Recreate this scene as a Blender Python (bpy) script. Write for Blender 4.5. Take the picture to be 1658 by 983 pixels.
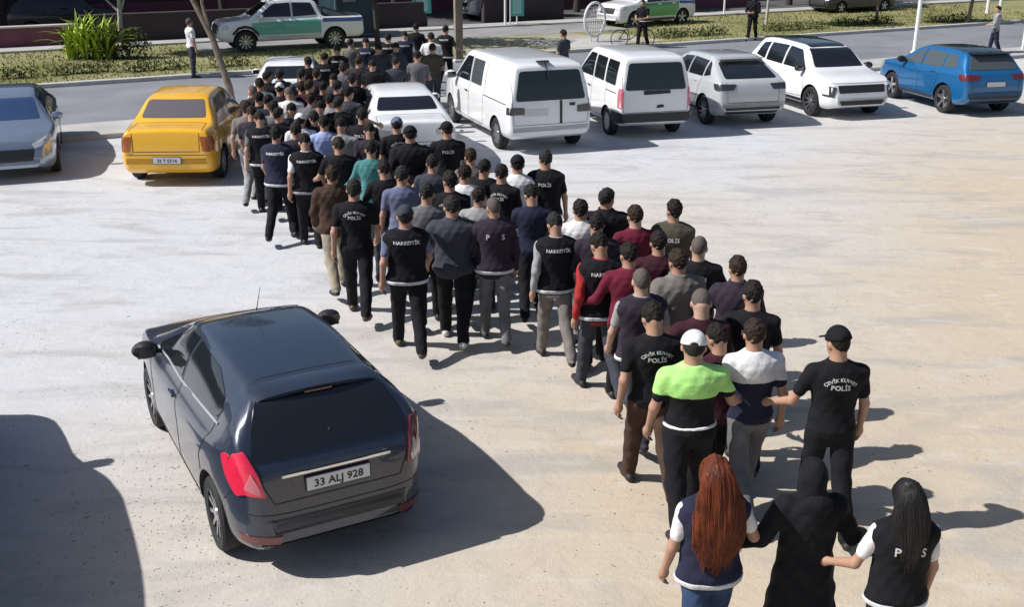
import bpy, bmesh, math, random
import numpy as np
from mathutils import Vector, Matrix, Euler
from mathutils.bvhtree import BVHTree
R = math.radians
for o in list(bpy.data.objects): bpy.data.objects.remove(o)
scene = bpy.context.scene
C = scene.collection
rnd = random.Random(7)

# ------------------------------------------------------------ camera, sky, sun, exposure
FPX, HC = 1750.0, 4.79
PITCH = math.atan((491.5 + 143) / FPX)
cam = bpy.data.cameras.new('camera'); camo = bpy.data.objects.new('camera', cam); C.objects.link(camo)
cam.sensor_width = 36; cam.lens = 36 * FPX / 1658; cam.clip_start = .05; cam.clip_end = 3000
camo.location = (0, 0, HC); camo.rotation_euler = (math.pi / 2 - PITCH, 0, 0)
scene.camera = camo
TO_SUN = Vector((-1.41, -.22, 1.43)).normalized()
world = bpy.data.worlds.new('World'); scene.world = world; world.use_nodes = True
wn = world.node_tree
sky = wn.nodes.new('ShaderNodeTexSky'); sky.sky_type = 'NISHITA'; sky.sun_disc = False
sky.sun_elevation = math.asin(TO_SUN.z); sky.sun_rotation = math.atan2(TO_SUN.x, TO_SUN.y)
sky.air_density = 1.0; sky.dust_density = 1.5
bg = wn.nodes['Background']; bg.inputs['Strength'].default_value = .069
wn.links.new(sky.outputs[0], bg.inputs[0])
sl = bpy.data.lights.new('sun', 'SUN'); sl.energy = 4.6; sl.angle = R(.53); sl.color = (1, .965, .92)
so = bpy.data.objects.new('sun', sl); C.objects.link(so); so.rotation_euler = (-TO_SUN).to_track_quat('-Z', 'Y').to_euler()
so.location = (-20, 0, 30)
scene.view_settings.view_transform = 'Standard'; scene.view_settings.look = 'None'
scene.view_settings.exposure = 0.26; scene.view_settings.gamma = 1
scene.render.resolution_x = 1024; scene.render.resolution_y = 608

def G(x, y, z=0.):
    """world point seen at photo pixel x,y at height z (used to read positions off once)"""
    dx = (x - 829) / FPX; dy = -(y - 491.5) / FPX
    vy = math.cos(PITCH) + dy * math.sin(PITCH); vz = -math.sin(PITCH) + dy * math.cos(PITCH)
    t = (z - HC) / vz
    return Vector((dx * t, vy * t, z))

# ------------------------------------------------------------ materials
MATS = {}
def mat(name, col, rough=.6, metal=0., coat=0., spec=.5, bump=0., bscale=60., vary=0., vscale=6., col2=None, coord='Object'):
    if name in MATS: return MATS[name]
    m = bpy.data.materials.new(name); m.use_nodes = True; nt = m.node_tree; b = nt.nodes['Principled BSDF']
    b.inputs['Base Color'].default_value = (*col, 1); b.inputs['Roughness'].default_value = rough
    b.inputs['Metallic'].default_value = metal; b.inputs['Coat Weight'].default_value = coat
    b.inputs['Coat Roughness'].default_value = .04
    b.inputs['Specular IOR Level'].default_value = spec
    tc = nt.nodes.new('ShaderNodeTexCoord')
    if vary > 0 or col2:
        n = nt.nodes.new('ShaderNodeTexNoise'); n.inputs['Scale'].default_value = vscale; n.inputs['Detail'].default_value = 5
        nt.links.new(tc.outputs[coord], n.inputs['Vector'])
        r = nt.nodes.new('ShaderNodeMapRange'); r.inputs[1].default_value = .3; r.inputs[2].default_value = .7
        nt.links.new(n.outputs[0], r.inputs[0])
        mx = nt.nodes.new('ShaderNodeMix'); mx.data_type = 'RGBA'
        c2 = col2 or tuple(min(1, c * (1 + vary)) for c in col)
        c1 = col if col2 else tuple(c * (1 - vary) for c in col)
        mx.inputs[6].default_value = (*c1, 1); mx.inputs[7].default_value = (*c2, 1)
        nt.links.new(r.outputs[0], mx.inputs[0]); nt.links.new(mx.outputs[2], b.inputs['Base Color'])
    if bump > 0:
        n2 = nt.nodes.new('ShaderNodeTexNoise'); n2.inputs['Scale'].default_value = bscale; n2.inputs['Detail'].default_value = 4
        nt.links.new(tc.outputs[coord], n2.inputs['Vector'])
        bp = nt.nodes.new('ShaderNodeBump'); bp.inputs['Strength'].default_value = bump; bp.inputs['Distance'].default_value = .02
        nt.links.new(n2.outputs[0], bp.inputs['Height']); nt.links.new(bp.outputs[0], b.inputs['Normal'])
    MATS[name] = m
    return m
def cloth(name, col, rough=.88): return mat(name, col, rough, spec=.25, bump=.9, bscale=8, vary=.22, vscale=7)
def paint(name, col, metal=0., rough=.35): return mat(name, col, rough, metal, 1., vary=.04, vscale=3)

def dirt_material():
    m = bpy.data.materials.new('packed_dirt'); m.use_nodes = True; nt = m.node_tree; N = nt.nodes; L = nt.links
    b = N['Principled BSDF']; b.inputs['Roughness'].default_value = .95; b.inputs['Specular IOR Level'].default_value = .15
    tc = N.new('ShaderNodeTexCoord')
    def noise(scale, detail=4, rough=.55, stretch=None, dist=0.):
        n = N.new('ShaderNodeTexNoise'); n.inputs['Scale'].default_value = scale; n.inputs['Detail'].default_value = detail
        n.inputs['Roughness'].default_value = rough; n.inputs['Distortion'].default_value = dist
        if stretch:
            mp = N.new('ShaderNodeMapping'); mp.inputs['Scale'].default_value = stretch; mp.inputs['Rotation'].default_value = (0, 0, R(24))
            L.new(tc.outputs['Object'], mp.inputs[0]); L.new(mp.outputs[0], n.inputs['Vector'])
        else: L.new(tc.outputs['Object'], n.inputs['Vector'])
        return n
    def rng(src, a, bb, lo=0., hi=1.):
        r = N.new('ShaderNodeMapRange'); r.inputs[1].default_value = a; r.inputs[2].default_value = bb
        r.inputs[3].default_value = lo; r.inputs[4].default_value = hi; L.new(src, r.inputs[0]); return r.outputs[0]
    def mix(f, c1, c2, blend='MIX'):
        x = N.new('ShaderNodeMix'); x.data_type = 'RGBA'; x.blend_type = blend
        if isinstance(f, float): x.inputs[0].default_value = f
        else: L.new(f, x.inputs[0])
        for i, c in ((6, c1), (7, c2)):
            if isinstance(c, tuple): x.inputs[i].default_value = (*c, 1)
            else: L.new(c, x.inputs[i])
        return x.outputs[2]
    # greyer crushed limestone towards the road, warmer earth towards the right and the near side
    sep = N.new('ShaderNodeSeparateXYZ'); L.new(tc.outputs['Object'], sep.inputs[0])
    ma = N.new('ShaderNodeMath'); ma.operation = 'MULTIPLY_ADD'; L.new(sep.outputs[0], ma.inputs[0]); ma.inputs[1].default_value = .09
    mb = N.new('ShaderNodeMath'); mb.operation = 'MULTIPLY_ADD'; L.new(sep.outputs[1], mb.inputs[0]); mb.inputs[1].default_value = -.07; mb.inputs[2].default_value = 1.35
    L.new(mb.outputs[0], ma.inputs[2])
    big = noise(.16, 4)
    ad = N.new('ShaderNodeMath'); ad.operation = 'ADD'; L.new(ma.outputs[0], ad.inputs[0]); L.new(rng(big.outputs[0], .3, .7, -.3, .3), ad.inputs[1])
    base = mix(rng(ad.outputs[0], 0., 1.), (.555, .57, .60), (.53, .45, .345))
    pinkn = noise(.3, 3); base = mix(rng(pinkn.outputs[0], .5, .68, 0, .16), base, (.52, .46, .43))
    st = noise(.5, 5, .6, (1, 3.2, 1), .6); base = mix(rng(st.outputs[0], .50, .64, 0, .50), base, (.34, .335, .33))
    st2 = noise(1.1, 5, .6, (1, 3.6, 1), .8); base = mix(rng(st2.outputs[0], .55, .72, 0, .5), base, (.62, .60, .57))
    mid = noise(3., 6, .65, None, .5); base = mix(rng(mid.outputs[0], .54, .74, 0, .26), base, (.30, .275, .24))
    # scattered dark specks of grit and twigs, in patches
    vor = N.new('ShaderNodeTexVoronoi'); vor.inputs['Scale'].default_value = 9; vor.inputs['Randomness'].default_value = 1; L.new(tc.outputs['Object'], vor.inputs['Vector'])
    msk = noise(.7, 3)
    f1 = rng(vor.outputs['Distance'], .06, .16, 1, 0); f2 = rng(msk.outputs[0], .5, .6)
    mu = N.new('ShaderNodeMath'); mu.operation = 'MULTIPLY'; L.new(f1, mu.inputs[0]); L.new(f2, mu.inputs[1])
    base = mix(mu.outputs[0], base, (.2, .18, .14))
    # faint wheel tracks sweeping through the lot
    for cx, cy, rad in ((-22., 4., 24.4), (-22., 4., 26.), (14., -6., 17.), (14., -6., 18.5), (6., 48., 29.5), (6., 48., 31.1)):
        sb = N.new('ShaderNodeVectorMath'); sb.operation = 'DISTANCE'; L.new(tc.outputs['Object'], sb.inputs[0]); sb.inputs[1].default_value = (cx, cy, 0)
        m1 = N.new('ShaderNodeMath'); m1.operation = 'SUBTRACT'; L.new(sb.outputs['Value'], m1.inputs[0]); m1.inputs[1].default_value = rad
        m2 = N.new('ShaderNodeMath'); m2.operation = 'ABSOLUTE'; L.new(m1.outputs[0], m2.inputs[0])
        m3 = N.new('ShaderNodeMath'); m3.operation = 'MULTIPLY'; L.new(rng(m2.outputs[0], .06, .16, .3, 0), m3.inputs[0]); L.new(rng(pinkn.outputs[0], .42, .6), m3.inputs[1])
        base = mix(m3.outputs[0], base, (.36, .34, .31))
    fine = noise(45, 4, .7); base = mix(rng(fine.outputs[0], .35, .7, 0, .12), base, (.25, .23, .2))
    L.new(base, b.inputs['Base Color'])
    add = N.new('ShaderNodeMath'); add.operation = 'ADD'
    L.new(rng(mid.outputs[0], 0, 1, 0, 1.), add.inputs[0]); L.new(rng(fine.outputs[0], 0, 1, 0, .25), add.inputs[1])
    add2 = N.new('ShaderNodeMath'); add2.operation = 'ADD'; L.new(add.outputs[0], add2.inputs[0]); L.new(rng(st.outputs[0], 0, 1, 0, 2.), add2.inputs[1])
    bp = N.new('ShaderNodeBump'); bp.inputs['Strength'].default_value = .38; bp.inputs['Distance'].default_value = .05
    L.new(add2.outputs[0], bp.inputs['Height']); L.new(bp.outputs[0], b.inputs['Normal'])
    return m

M = dict(
    asphalt=mat('asphalt', (.20, .21, .235), .9, bump=.3, bscale=40, vary=.18, vscale=.5),
    lane=mat('service_lane', (.09, .09, .095), .9, bump=.3, bscale=30, vary=.2, vscale=.6),
    pave=mat('pale_concrete', (.42, .41, .40), .85, bump=.2, bscale=20, vary=.15, vscale=1.2),
    kerb=mat('kerb_stone', (.50, .49, .47), .85, vary=.12, vscale=3),
    grass=mat('dry_lawn', (.15, .16, .06), .95, spec=.1, bump=.8, bscale=9, col2=(.33, .31, .17), vscale=.3),
    leaf=mat('leaf', (.07, .085, .025), .8, spec=.15, vary=.4, vscale=3),
    leafd=mat('leaf_dark', (.028, .045, .012), .85, spec=.1, vary=.4, vscale=3),
    leafy=mat('leaf_bright', (.34, .46, .05), .6, spec=.3, vary=.35, vscale=4),
    blade=mat('grass_blades', (.24, .24, .10), .9, spec=.1, vary=.35, vscale=.8),
    bark=mat('bark', (.16, .13, .10), .9, bump=.5, bscale=30, vary=.3, vscale=8),
    barkp=mat('bark_pale', (.42, .40, .37), .9, bump=.4, bscale=30, vary=.3, vscale=8),
    barkd=mat('bark_dark', (.05, .04, .035), .9, bump=.4, bscale=30, vary=.3, vscale=8),
    maroon=mat('maroon_render', (.17, .06, .08), .85, bump=.2, bscale=20, vary=.15, vscale=1),
    brown=mat('brown_facade', (.045, .033, .036), .85, bump=.2, bscale=20, vary=.2, vscale=.7),
    tyre=mat('tyre_rubber', (.018, .018, .02), .8),
    rim=mat('alloy', (.55, .56, .58), .3, .9),
    rimd=mat('alloy_dark', (.12, .12, .13), .35, .8),
    black=mat('black_plastic', (.02, .02, .022), .5),
    glass=mat('tinted_glass', (.012, .015, .02), .05, 0, .3, spec=.7),
    glassl=mat('light_tinted_glass', (.07, .085, .095), .06, 0, .3, spec=.7),
    taxiglass=mat('grey_glass', (.13, .12, .13), .12, 0, .3, spec=.7),
    red=mat('red_lens', (.75, .02, .07), .15, 0, 1., vary=.1, vscale=20),
    redd=mat('dark_red_lens', (.13, .015, .02), .2, 0, 1.),
    clear=mat('clear_lens', (.55, .56, .58), .12, .2, 1.),
    pinkl=mat('pale_red_lens', (.62, .16, .22), .15, 0, 1.),
    orange=mat('amber_lens', (.35, .08, .01), .2, 0, 1.),
    chrome=mat('chrome', (.75, .76, .78), .12, 1.),
    plate=mat('plate_white', (.62, .63, .64), .5),
    plateb=mat('plate_frame', (.03, .03, .03), .5),
    seam=mat('seam_dark', (.012, .012, .013), .7),
    white=mat('white_enamel', (.75, .75, .75), .4),
    teal=mat('turquoise_panel', (.06, .36, .32), .5, vary=.1, vscale=2),
    tealp=mat('turquoise_light', (.30, .55, .50), .5),
    boxd=mat('dark_teal_metal', (.02, .045, .06), .5, .2, vary=.3, vscale=2),
    letter=mat('pale_lettering', (.62, .62, .62), .6),
    letterg=mat('grey_lettering', (.36, .36, .37), .7),
    band=mat('reflective_grey', (.55, .56, .60), .45, vary=.2, vscale=14),
    tan=mat('tan_wood', (.23, .19, .13), .8, bump=.3, bscale=20, vary=.3, vscale=4),
)
# ------------------------------------------------------------ small helpers
def tag(o, label=None, cat=None, group=None, kind=None):
    if label: o['label'] = label
    if cat: o['category'] = cat
    if group: o['group'] = group
    if kind: o['kind'] = kind
    return o
def link(name, me, parent=None, loc=None, rz=0.):
    o = bpy.data.objects.new(name, me); C.objects.link(o)
    if parent: o.parent = parent
    if loc is not None: o.location = loc
    if rz: o.rotation_euler = (0, 0, rz)
    return o
def empty(name, loc, rz=0., label=None, cat=None, group=None):
    o = bpy.data.objects.new(name, None); C.objects.link(o); o.location = loc; o.rotation_euler = (0, 0, rz); o.empty_display_size = .1
    return tag(o, label, cat, group)
def meshof(name, verts, faces, mats, mi=None, smooth=True, angle=None):
    me = bpy.data.meshes.new(name)
    me.from_pydata([tuple(v) for v in verts], [], [tuple(f) for f in faces])
    for m in (mats if isinstance(mats, (list, tuple)) else [mats]): me.materials.append(m)
    if mi is not None: me.polygons.foreach_set('material_index', np.asarray(mi, dtype=np.int32))
    if smooth: me.polygons.foreach_set('use_smooth', np.ones(len(me.polygons), dtype=bool))
    me.update()
    if angle: me.set_sharp_from_angle(angle=R(angle))
    return me
class MB:
    """collects simple pieces into one mesh"""
    def __init__(s): s.v = []; s.f = []; s.m = []
    def add(s, vs, fs, mi=0):
        o = len(s.v); s.v += [tuple(v) for v in vs]; s.f += [tuple(i + o for i in f) for f in fs]; s.m += [mi] * len(fs); return s
    def box(s, c, d, rz=0., mi=0, bev=0.):
        cx, cy, cz = c; hx, hy, hz = d[0] / 2, d[1] / 2, d[2] / 2; ca, sa = math.cos(rz), math.sin(rz)
        if bev <= 0:
            P = [(x, y, z) for z in (-hz, hz) for x, y in ((-hx, -hy), (hx, -hy), (hx, hy), (-hx, hy))]
            F = [(3, 2, 1, 0), (4, 5, 6, 7), (0, 1, 5, 4), (1, 2, 6, 5), (2, 3, 7, 6), (3, 0, 4, 7)]
        else:
            b = min(bev, hx * .9, hy * .9, hz * .9); P = []; 
            lv = [(-hz, b), (-hz + b, 0), (hz - b, 0), (hz, b)]
            for z, i in lv:
                a, c2 = hx - i, hy - i; e = b * .6
                P += [(-a, -c2 + e, z), (-a + e, -c2, z), (a - e, -c2, z), (a, -c2 + e, z), (a, c2 - e, z), (a - e, c2, z), (-a + e, c2, z), (-a, c2 - e, z)]
            F = [tuple(range(7, -1, -1)), tuple(range(24, 32))]
            for k in range(3):
                for i in range(8): F.append((k * 8 + i, k * 8 + (i + 1) % 8, k * 8 + 8 + (i + 1) % 8, k * 8 + 8 + i))
        return s.add([(cx + x * ca - y * sa, cy + x * sa + y * ca, cz + z) for x, y, z in P], F, mi)
    def tube(s, pts, rad, n=8, mi=0, cap=True):
        pts = [Vector(p) for p in pts]; rad = rad if isinstance(rad, (list, tuple)) else [rad] * len(pts)
        V = []; F = []
        for i, p in enumerate(pts):
            t = (pts[min(i + 1, len(pts) - 1)] - pts[max(i - 1, 0)]).normalized()
            a = t.orthogonal().normalized() if i == 0 else (a - t * a.dot(t)).normalized()
            b = t.cross(a)
            for k in range(n):
                w = 2 * math.pi * k / n; V.append(p + (a * math.cos(w) + b * math.sin(w)) * rad[i])
        for i in range(len(pts) - 1):
            for k in range(n): F.append((i * n + k, i * n + (k + 1) % n, i * n + n + (k + 1) % n, i * n + n + k))
        if cap: F += [tuple(range(n - 1, -1, -1)), tuple(range(len(V) - n, len(V)))]
        return s.add(V, F, mi)
    def lathe(s, prof, n=32, axis='x', c=(0, 0, 0), mi=0, closed=False):
        V = []; F = []; k = len(prof)
        for j in range(n):
            w = 2 * math.pi * j / n; cw, sw = math.cos(w), math.sin(w)
            for r, a in prof:
                if axis == 'x': V.append((c[0] + a, c[1] + r * cw, c[2] + r * sw))
                elif axis == 'z': V.append((c[0] + r * cw, c[1] + r * sw, c[2] + a))
                else: V.append((c[0] + r * sw, c[1] + a, c[2] + r * cw))
        for j in range(n):
            for i in range(k if closed else k - 1):
                i2 = (i + 1) % k
                F.append((j * k + i, j * k + i2, ((j + 1) % n) * k + i2, ((j + 1) % n) * k + i))
        return s.add(V, F, mi)
    def ball(s, c, r, nu=12, nv=8, mi=0):
        V = []; F = []
        for j in range(1, nv):
            a = math.pi * j / nv
            for i in range(nu):
                w = 2 * math.pi * i / nu; V.append((c[0] + r[0] * math.sin(a) * math.cos(w), c[1] + r[1] * math.sin(a) * math.sin(w), c[2] + r[2] * math.cos(a)))
        V.append((c[0], c[1], c[2] + r[2])); V.append((c[0], c[1], c[2] - r[2])); T, B = len(V) - 2, len(V) - 1
        for j in range(nv - 2):
            for i in range(nu): F.append((j * nu + i, (j + 1) * nu + i, (j + 1) * nu + (i + 1) % nu, j * nu + (i + 1) % nu))
        for i in range(nu): F.append((T, i, (i + 1) % nu)); F.append((B, (nv - 2) * nu + (i + 1) % nu, (nv - 2) * nu + i))
        return s.add(V, F, mi)
    def mesh(s, name, mats, smooth=True, angle=35): return meshof(name, s.v, s.f, mats, s.m, smooth, angle)
    def obj(s, name, mats, parent=None, smooth=True, angle=35, loc=None, rz=0.): return link(name, s.mesh(name, mats, smooth, angle), parent, loc, rz)
def copy_tree(o, parent=None):
    c = o.copy(); C.objects.link(c); c.parent = parent
    for ch in list(o.children): copy_tree(ch, c)
    return c

# ------------------------------------------------------------ the setting: ground, road, pavements, lawn
TH = R(28); U = Vector((math.cos(TH), math.sin(TH), 0)); V_ = Vector((-math.sin(TH), math.cos(TH), 0))
def W(u, v, z=0.): return U * u + V_ * v + Vector((0, 0, z))
def sheet(name, u0, u1, v0, v1, z, m, kind='structure'):
    me = meshof(name, [W(u0, v0, z), W(u1, v0, z), W(u1, v1, z), W(u0, v1, z)], [(0, 1, 2, 3)], m, smooth=False)
    return tag(link(name, me), kind=kind)
def slab(name, u0, u1, v0, v1, z, m):
    b = MB(); c = W((u0 + u1) / 2, (v0 + v1) / 2, z / 2 - .02); b.box(c, (u1 - u0, v1 - v0, z + .04), TH, bev=.015)
    return tag(b.obj(name, m, smooth=False), kind='structure')
gm = meshof('ground', [(-900, -300, 0), (900, -300, 0), (900, 1500, 0), (-900, 1500, 0)], [(0, 1, 2, 3)], dirt_material(), smooth=False)
tag(link('ground', gm), kind='structure')
slab('pavement', -60, 70, 25.5, 27.1, .12, M['pave'])
sheet('road', -200, 200, 27.1, 34.1, .006, M['asphalt'])
slab('kerb', -60, 70, 34.1, 34.32, .13, M['kerb'])
sheet('lawn', -60, 70, 34.32, 43.2, .035, M['grass'])
sheet('lawn_path', -60, -13.5, 43.2, 44.4, .05, M['pave'])
sheet('service_lane', 8.8, 27, 39.8, 43.2, .045, mat('service_concrete', (.26, .26, .26), .9, vary=.2, vscale=.6))
sheet('dry_lawn', 17, 24, 34.4, 39.8, .040, mat('dry_grass_soil', (.27, .26, .14), .95, spec=.1, bump=.5, bscale=12, col2=(.36, .34, .25), vscale=.8))
sheet('forecourt', -60, 90, 44.4, 70, .02, M['lane'])
slab('pavement', -4, 90, 43.2, 44.4, .12, M['pave'])
slab('plaza', 20.5, 25.5, 35.4, 38.6, .06, mat('plaza_stone', (.36, .35, .29), .9, vary=.2, vscale=.6, bump=.2, bscale=10))
# ------------------------------------------------------------ people: signed distance bodies meshed by surface nets
def smin(a, b, k):
    h = np.clip(.5 + .5 * (b - a) / k, 0, 1); return b * (1 - h) + a * h - k * h * (1 - h)
def s_cone(P, a, b, ra, rb):
    a = np.array(a, dtype=np.float32); b = np.array(b, dtype=np.float32); ab = b - a; L2 = float((ab ** 2).sum())
    px, py, pz = P[0] - a[0], P[1] - a[1], P[2] - a[2]
    t = np.clip((px * ab[0] + py * ab[1] + pz * ab[2]) / L2, 0, 1)
    return np.sqrt((px - t * ab[0]) ** 2 + (py - t * ab[1]) ** 2 + (pz - t * ab[2]) ** 2) - (ra + (rb - ra) * t)
def s_ell(P, c, r):
    x, y, z = (P[0] - c[0]) / r[0], (P[1] - c[1]) / r[1], (P[2] - c[2]) / r[2]
    return (np.sqrt(x * x + y * y + z * z) - 1) * min(r)
TZ = [.78, .86, .93, 1.00, 1.08, 1.18, 1.28, 1.36, 1.41, 1.445, 1.475, 1.53]
TA = [.120, .172, .176, .160, .150, .158, .176, .190, .178, .120, .066, .056]
TB = [.080, .110, .120, .108, .100, .108, .120, .118, .102, .078, .062, .056]
TC = [.0, -.006, -.012, -.004, .0, -.004, -.010, -.014, -.014, -.012, -.008, .004]
def s_torso(P, wide=1., za=TZ, aa=TA, bb=TB, cc=TC):
    z = P[2]; a = np.interp(z, za, aa) * wide; b = np.interp(z, za, bb); c = np.interp(z, za, cc)
    q = np.sqrt((P[0] / a) ** 2 + ((P[1] - c) / b) ** 2)
    d = (q - 1) * np.minimum(a, b) * .92
    return np.maximum(d, np.maximum(za[0] - z, z - za[-1]))
def surfnet(fn, lo, hi, h):
    ax = [np.arange(lo[i], hi[i] + h, h, dtype=np.float32) for i in range(3)]
    P = np.meshgrid(*ax, indexing='ij'); V = fn(P).astype(np.float32); S = V < 0
    nx, ny, nz = V.shape
    cs = [(i, j, k) for i in (0, 1) for j in (0, 1) for k in (0, 1)]
    sl = lambda A, c: A[c[0]:nx - 1 + c[0], c[1]:ny - 1 + c[1], c[2]:nz - 1 + c[2]]
    cnt = np.zeros((nx - 1, ny - 1, nz - 1), np.int8)
    for c in cs: cnt += sl(S, c)
    act = (cnt > 0) & (cnt < 8); idx = -np.ones(act.shape, np.int32); A = np.argwhere(act); n = len(A); idx[act] = np.arange(n)
    acc = np.zeros((n, 3), np.float32); num = np.zeros(n, np.float32)
    for a in cs:
        for d in range(3):
            if a[d]: continue
            b = list(a); b[d] = 1; b = tuple(b)
            va = V[A[:, 0] + a[0], A[:, 1] + a[1], A[:, 2] + a[2]]; vb = V[A[:, 0] + b[0], A[:, 1] + b[1], A[:, 2] + b[2]]
            cr = (va < 0) != (vb < 0); t = np.where(cr, va / np.where(va == vb, 1, va - vb), 0)
            p = np.array(a, np.float32)[None, :].repeat(n, 0); p[:, d] += t
            acc += p * cr[:, None]; num += cr
    vt = (acc / num[:, None] + A) * h + np.array([ax[0][0], ax[1][0], ax[2][0]])
    F = []
    for d in range(3):
        s0 = [slice(None)] * 3; s1 = [slice(None)] * 3; s0[d] = slice(0, -1); s1[d] = slice(1, None)
        Sa, Sb = S[tuple(s0)], S[tuple(s1)]; E = np.argwhere(Sa != Sb)
        e1, e2 = (d + 1) % 3, (d + 2) % 3
        E = E[(E[:, e1] > 0) & (E[:, e2] > 0) & (E[:, e1] < V.shape[e1] - 1) & (E[:, e2] < V.shape[e2] - 1)]
        ins = Sa[E[:, 0], E[:, 1], E[:, 2]]
        q = []
        for o1, o2 in ((1, 1), (0, 1), (0, 0), (1, 0)):
            c = E.copy(); c[:, e1] -= o1; c[:, e2] -= o2; q.append(idx[c[:, 0], c[:, 1], c[:, 2]])
        q = np.stack(q, 1); q[~ins] = q[~ins][:, ::-1]; F.append(q)
    return vt, np.concatenate(F)
def fast_mesh(name, vt, F, mats, mi=None, extra=None):
    me = bpy.data.meshes.new(name); nv, nf = len(vt), len(F)
    me.vertices.add(nv); me.vertices.foreach_set('co', vt.astype(np.float32).ravel())
    me.loops.add(nf * 4); me.loops.foreach_set('vertex_index', F.astype(np.int32).ravel())
    me.polygons.add(nf); me.polygons.foreach_set('loop_start', np.arange(0, nf * 4, 4, dtype=np.int32))
    for m in mats: me.materials.append(m)
    if mi is not None: me.polygons.foreach_set('material_index', mi.astype(np.int32))
    me.polygons.foreach_set('use_smooth', np.ones(nf, dtype=bool))
    me.update(calc_edges=True); me.validate()
    return me
def nrm(v): v = np.array(v, float); return v / np.linalg.norm(v)
# pose: thigh swing / knee bend of both legs (degrees), upper arm and forearm directions (x outward, y forward, z up), head turn
POSES = {
 'stride_left':  dict(lt=20, lk=6, rt=-20, rk=26, la=((.22, -.30, -1), (.08, .25, -1)), ra=((.22, .30, -1), (-.1, .75, -.8)), yaw=0),
 'stride_right': dict(lt=-20, lk=26, rt=20, rk=6, la=((.22, .28, -1), (-.1, .6, -.8)), ra=((.22, -.25, -1), (.08, .25, -1)), yaw=0),
 'cuffed_back':  dict(lt=12, lk=4, rt=-12, rk=18, la=((.30, -.42, -1), (-.62, -.18, -.55)), ra=((.30, -.42, -1), (-.62, -.18, -.6)), yaw=10),
 'arm_right':    dict(lt=-14, lk=18, rt=14, rk=4, la=((.24, .1, -1), (.05, .4, -.9)), ra=((.45, .15, -.9), (.5, .8, -.4)), yaw=-12),
 'arm_left':     dict(lt=14, lk=4, rt=-14, rk=20, la=((.45, .15, -.9), (.5, .8, -.4)), ra=((.24, .1, -1), (.05, .35, -.95)), yaw=20),
 'hands_front':  dict(lt=-10, lk=14, rt=10, rk=4, la=((.28, .2, -1), (-.55, .8, -.15)), ra=((.28, .2, -1), (-.55, .8, -.15)), yaw=0),
 'standing':     dict(lt=2, lk=2, rt=-2, rk=3, la=((.2, .05, -1), (.02, .2, -1)), ra=((.2, .05, -1), (.02, .2, -1)), yaw=35),
 'holding_both': dict(lt=-16, lk=22, rt=16, rk=4, la=((.50, .05, -.85), (.72, .45, -.35)), ra=((.50, .05, -.85), (.5, .6, -.35)), yaw=0),
}
for k_, base_, yw_, pt_ in (('stride_left_b', 'stride_left', -24, 14), ('stride_right_b', 'stride_right', 22, 20), ('hands_front_b', 'hands_front', -8, 26), ('standing_b', 'standing', -38, 6), ('stride_left_c', 'stride_left', 12, 24), ('stride_right_c', 'stride_right', -6, 8)):
    POSES[k_] = dict(POSES[base_], yaw=(yw_, pt_))
for k_ in ('cuffed_back', 'arm_left', 'arm_right', 'hands_front'): POSES[k_]['yaw'] = (POSES[k_]['yaw'], 10)
def joints(ps):
    J = {}
    for s, t, k in ((-1, ps['lt'], ps['lk']), (1, ps['rt'], ps['rk'])):
        hip = np.array([s * .092, -.005, .90]); a = R(t); b = R(t - k)
        knee = hip + .42 * np.array([s * .02, math.sin(a), -math.cos(a)]); ank = knee + .41 * np.array([s * .01, math.sin(b), -math.cos(b)])
        J[s, 'hip'], J[s, 'knee'], J[s, 'ank'] = hip, knee, ank
        pit = max(0, k - 10) * .9; J[s, 'toe'] = ank + np.array([s * .03, .17 * math.cos(R(pit)), -.055 - .17 * math.sin(R(pit))])
        J[s, 'heel'] = ank + np.array([0, -.055, -.05 + .03 * math.sin(R(pit))])
    for s, (u, f) in ((-1, ps['la']), (1, ps['ra'])):
        sh = np.array([s * .186, -.008, 1.378]); u = nrm((u[0] * s, u[1], u[2])); f = nrm((f[0] * s, f[1], f[2]))
        el = sh + .285 * u; wr = el + .245 * f
        J[s, 'sh'], J[s, 'el'], J[s, 'wr'], J[s, 'f'] = sh, el, wr, f
    lowest = min(min(J[s, 'toe'][2] - .036, J[s, 'heel'][2] - .038) for s in (-1, 1)); J['dz'] = -lowest
    return J
def rotz(P, yaw):
    yw, pt = yaw if isinstance(yaw, tuple) else (yaw, 0)
    c, s = math.cos(R(yw)), math.sin(R(yw)); x, y, z = P[0] * c + P[1] * s, -P[0] * s + P[1] * c, P[2] + .028 - 1.52
    if not pt: return [x, y, z + 1.52]
    c, s = math.cos(R(pt)), math.sin(R(pt)); return [x, y * c - z * s, y * s + z * c + 1.52]
def s_head(P, yaw, grow=0.):
    Q = rotz(P, yaw)
    d = s_ell(Q, (0, -.005, 1.645), (.078 + grow, .098 + grow, .105 + grow))
    d = smin(d, s_ell(Q, (0, .035, 1.585), (.058 + grow, .062 + grow, .07 + grow)), .03)
    if grow: return d
    d = smin(d, s_cone(Q, (0, .098, 1.635), (0, .118, 1.602), .009, .014), .012)
    for s in (-1, 1):
        d = smin(d, s_ell(Q, (s * .08, -.002, 1.62), (.012, .022, .032)), .006)
        d = np.maximum(d, -s_ell(Q, (s * .03, .105, 1.642), (.017, .016, .010)))
        d = smin(d, s_cone(Q, (s * .016, .092, 1.662), (s * .046, .078, 1.662), .008, .007), .012)
    d = smin(d, s_ell(Q, (0, .095, 1.568), (.024, .012, .009)), .006)
    return d
FEM = [False]
def leg_parts(P, J, g=0.):
    d = None
    for s in (-1, 1):
        e = smin(s_cone(P, J[s, 'hip'], J[s, 'knee'], .092 + g, .064 + g), s_cone(P, J[s, 'knee'], J[s, 'ank'] + np.array([0, 0, .0]), .064 + g, .052 + g), .03)
        d = e if d is None else np.minimum(d, e)
    return d
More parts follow.
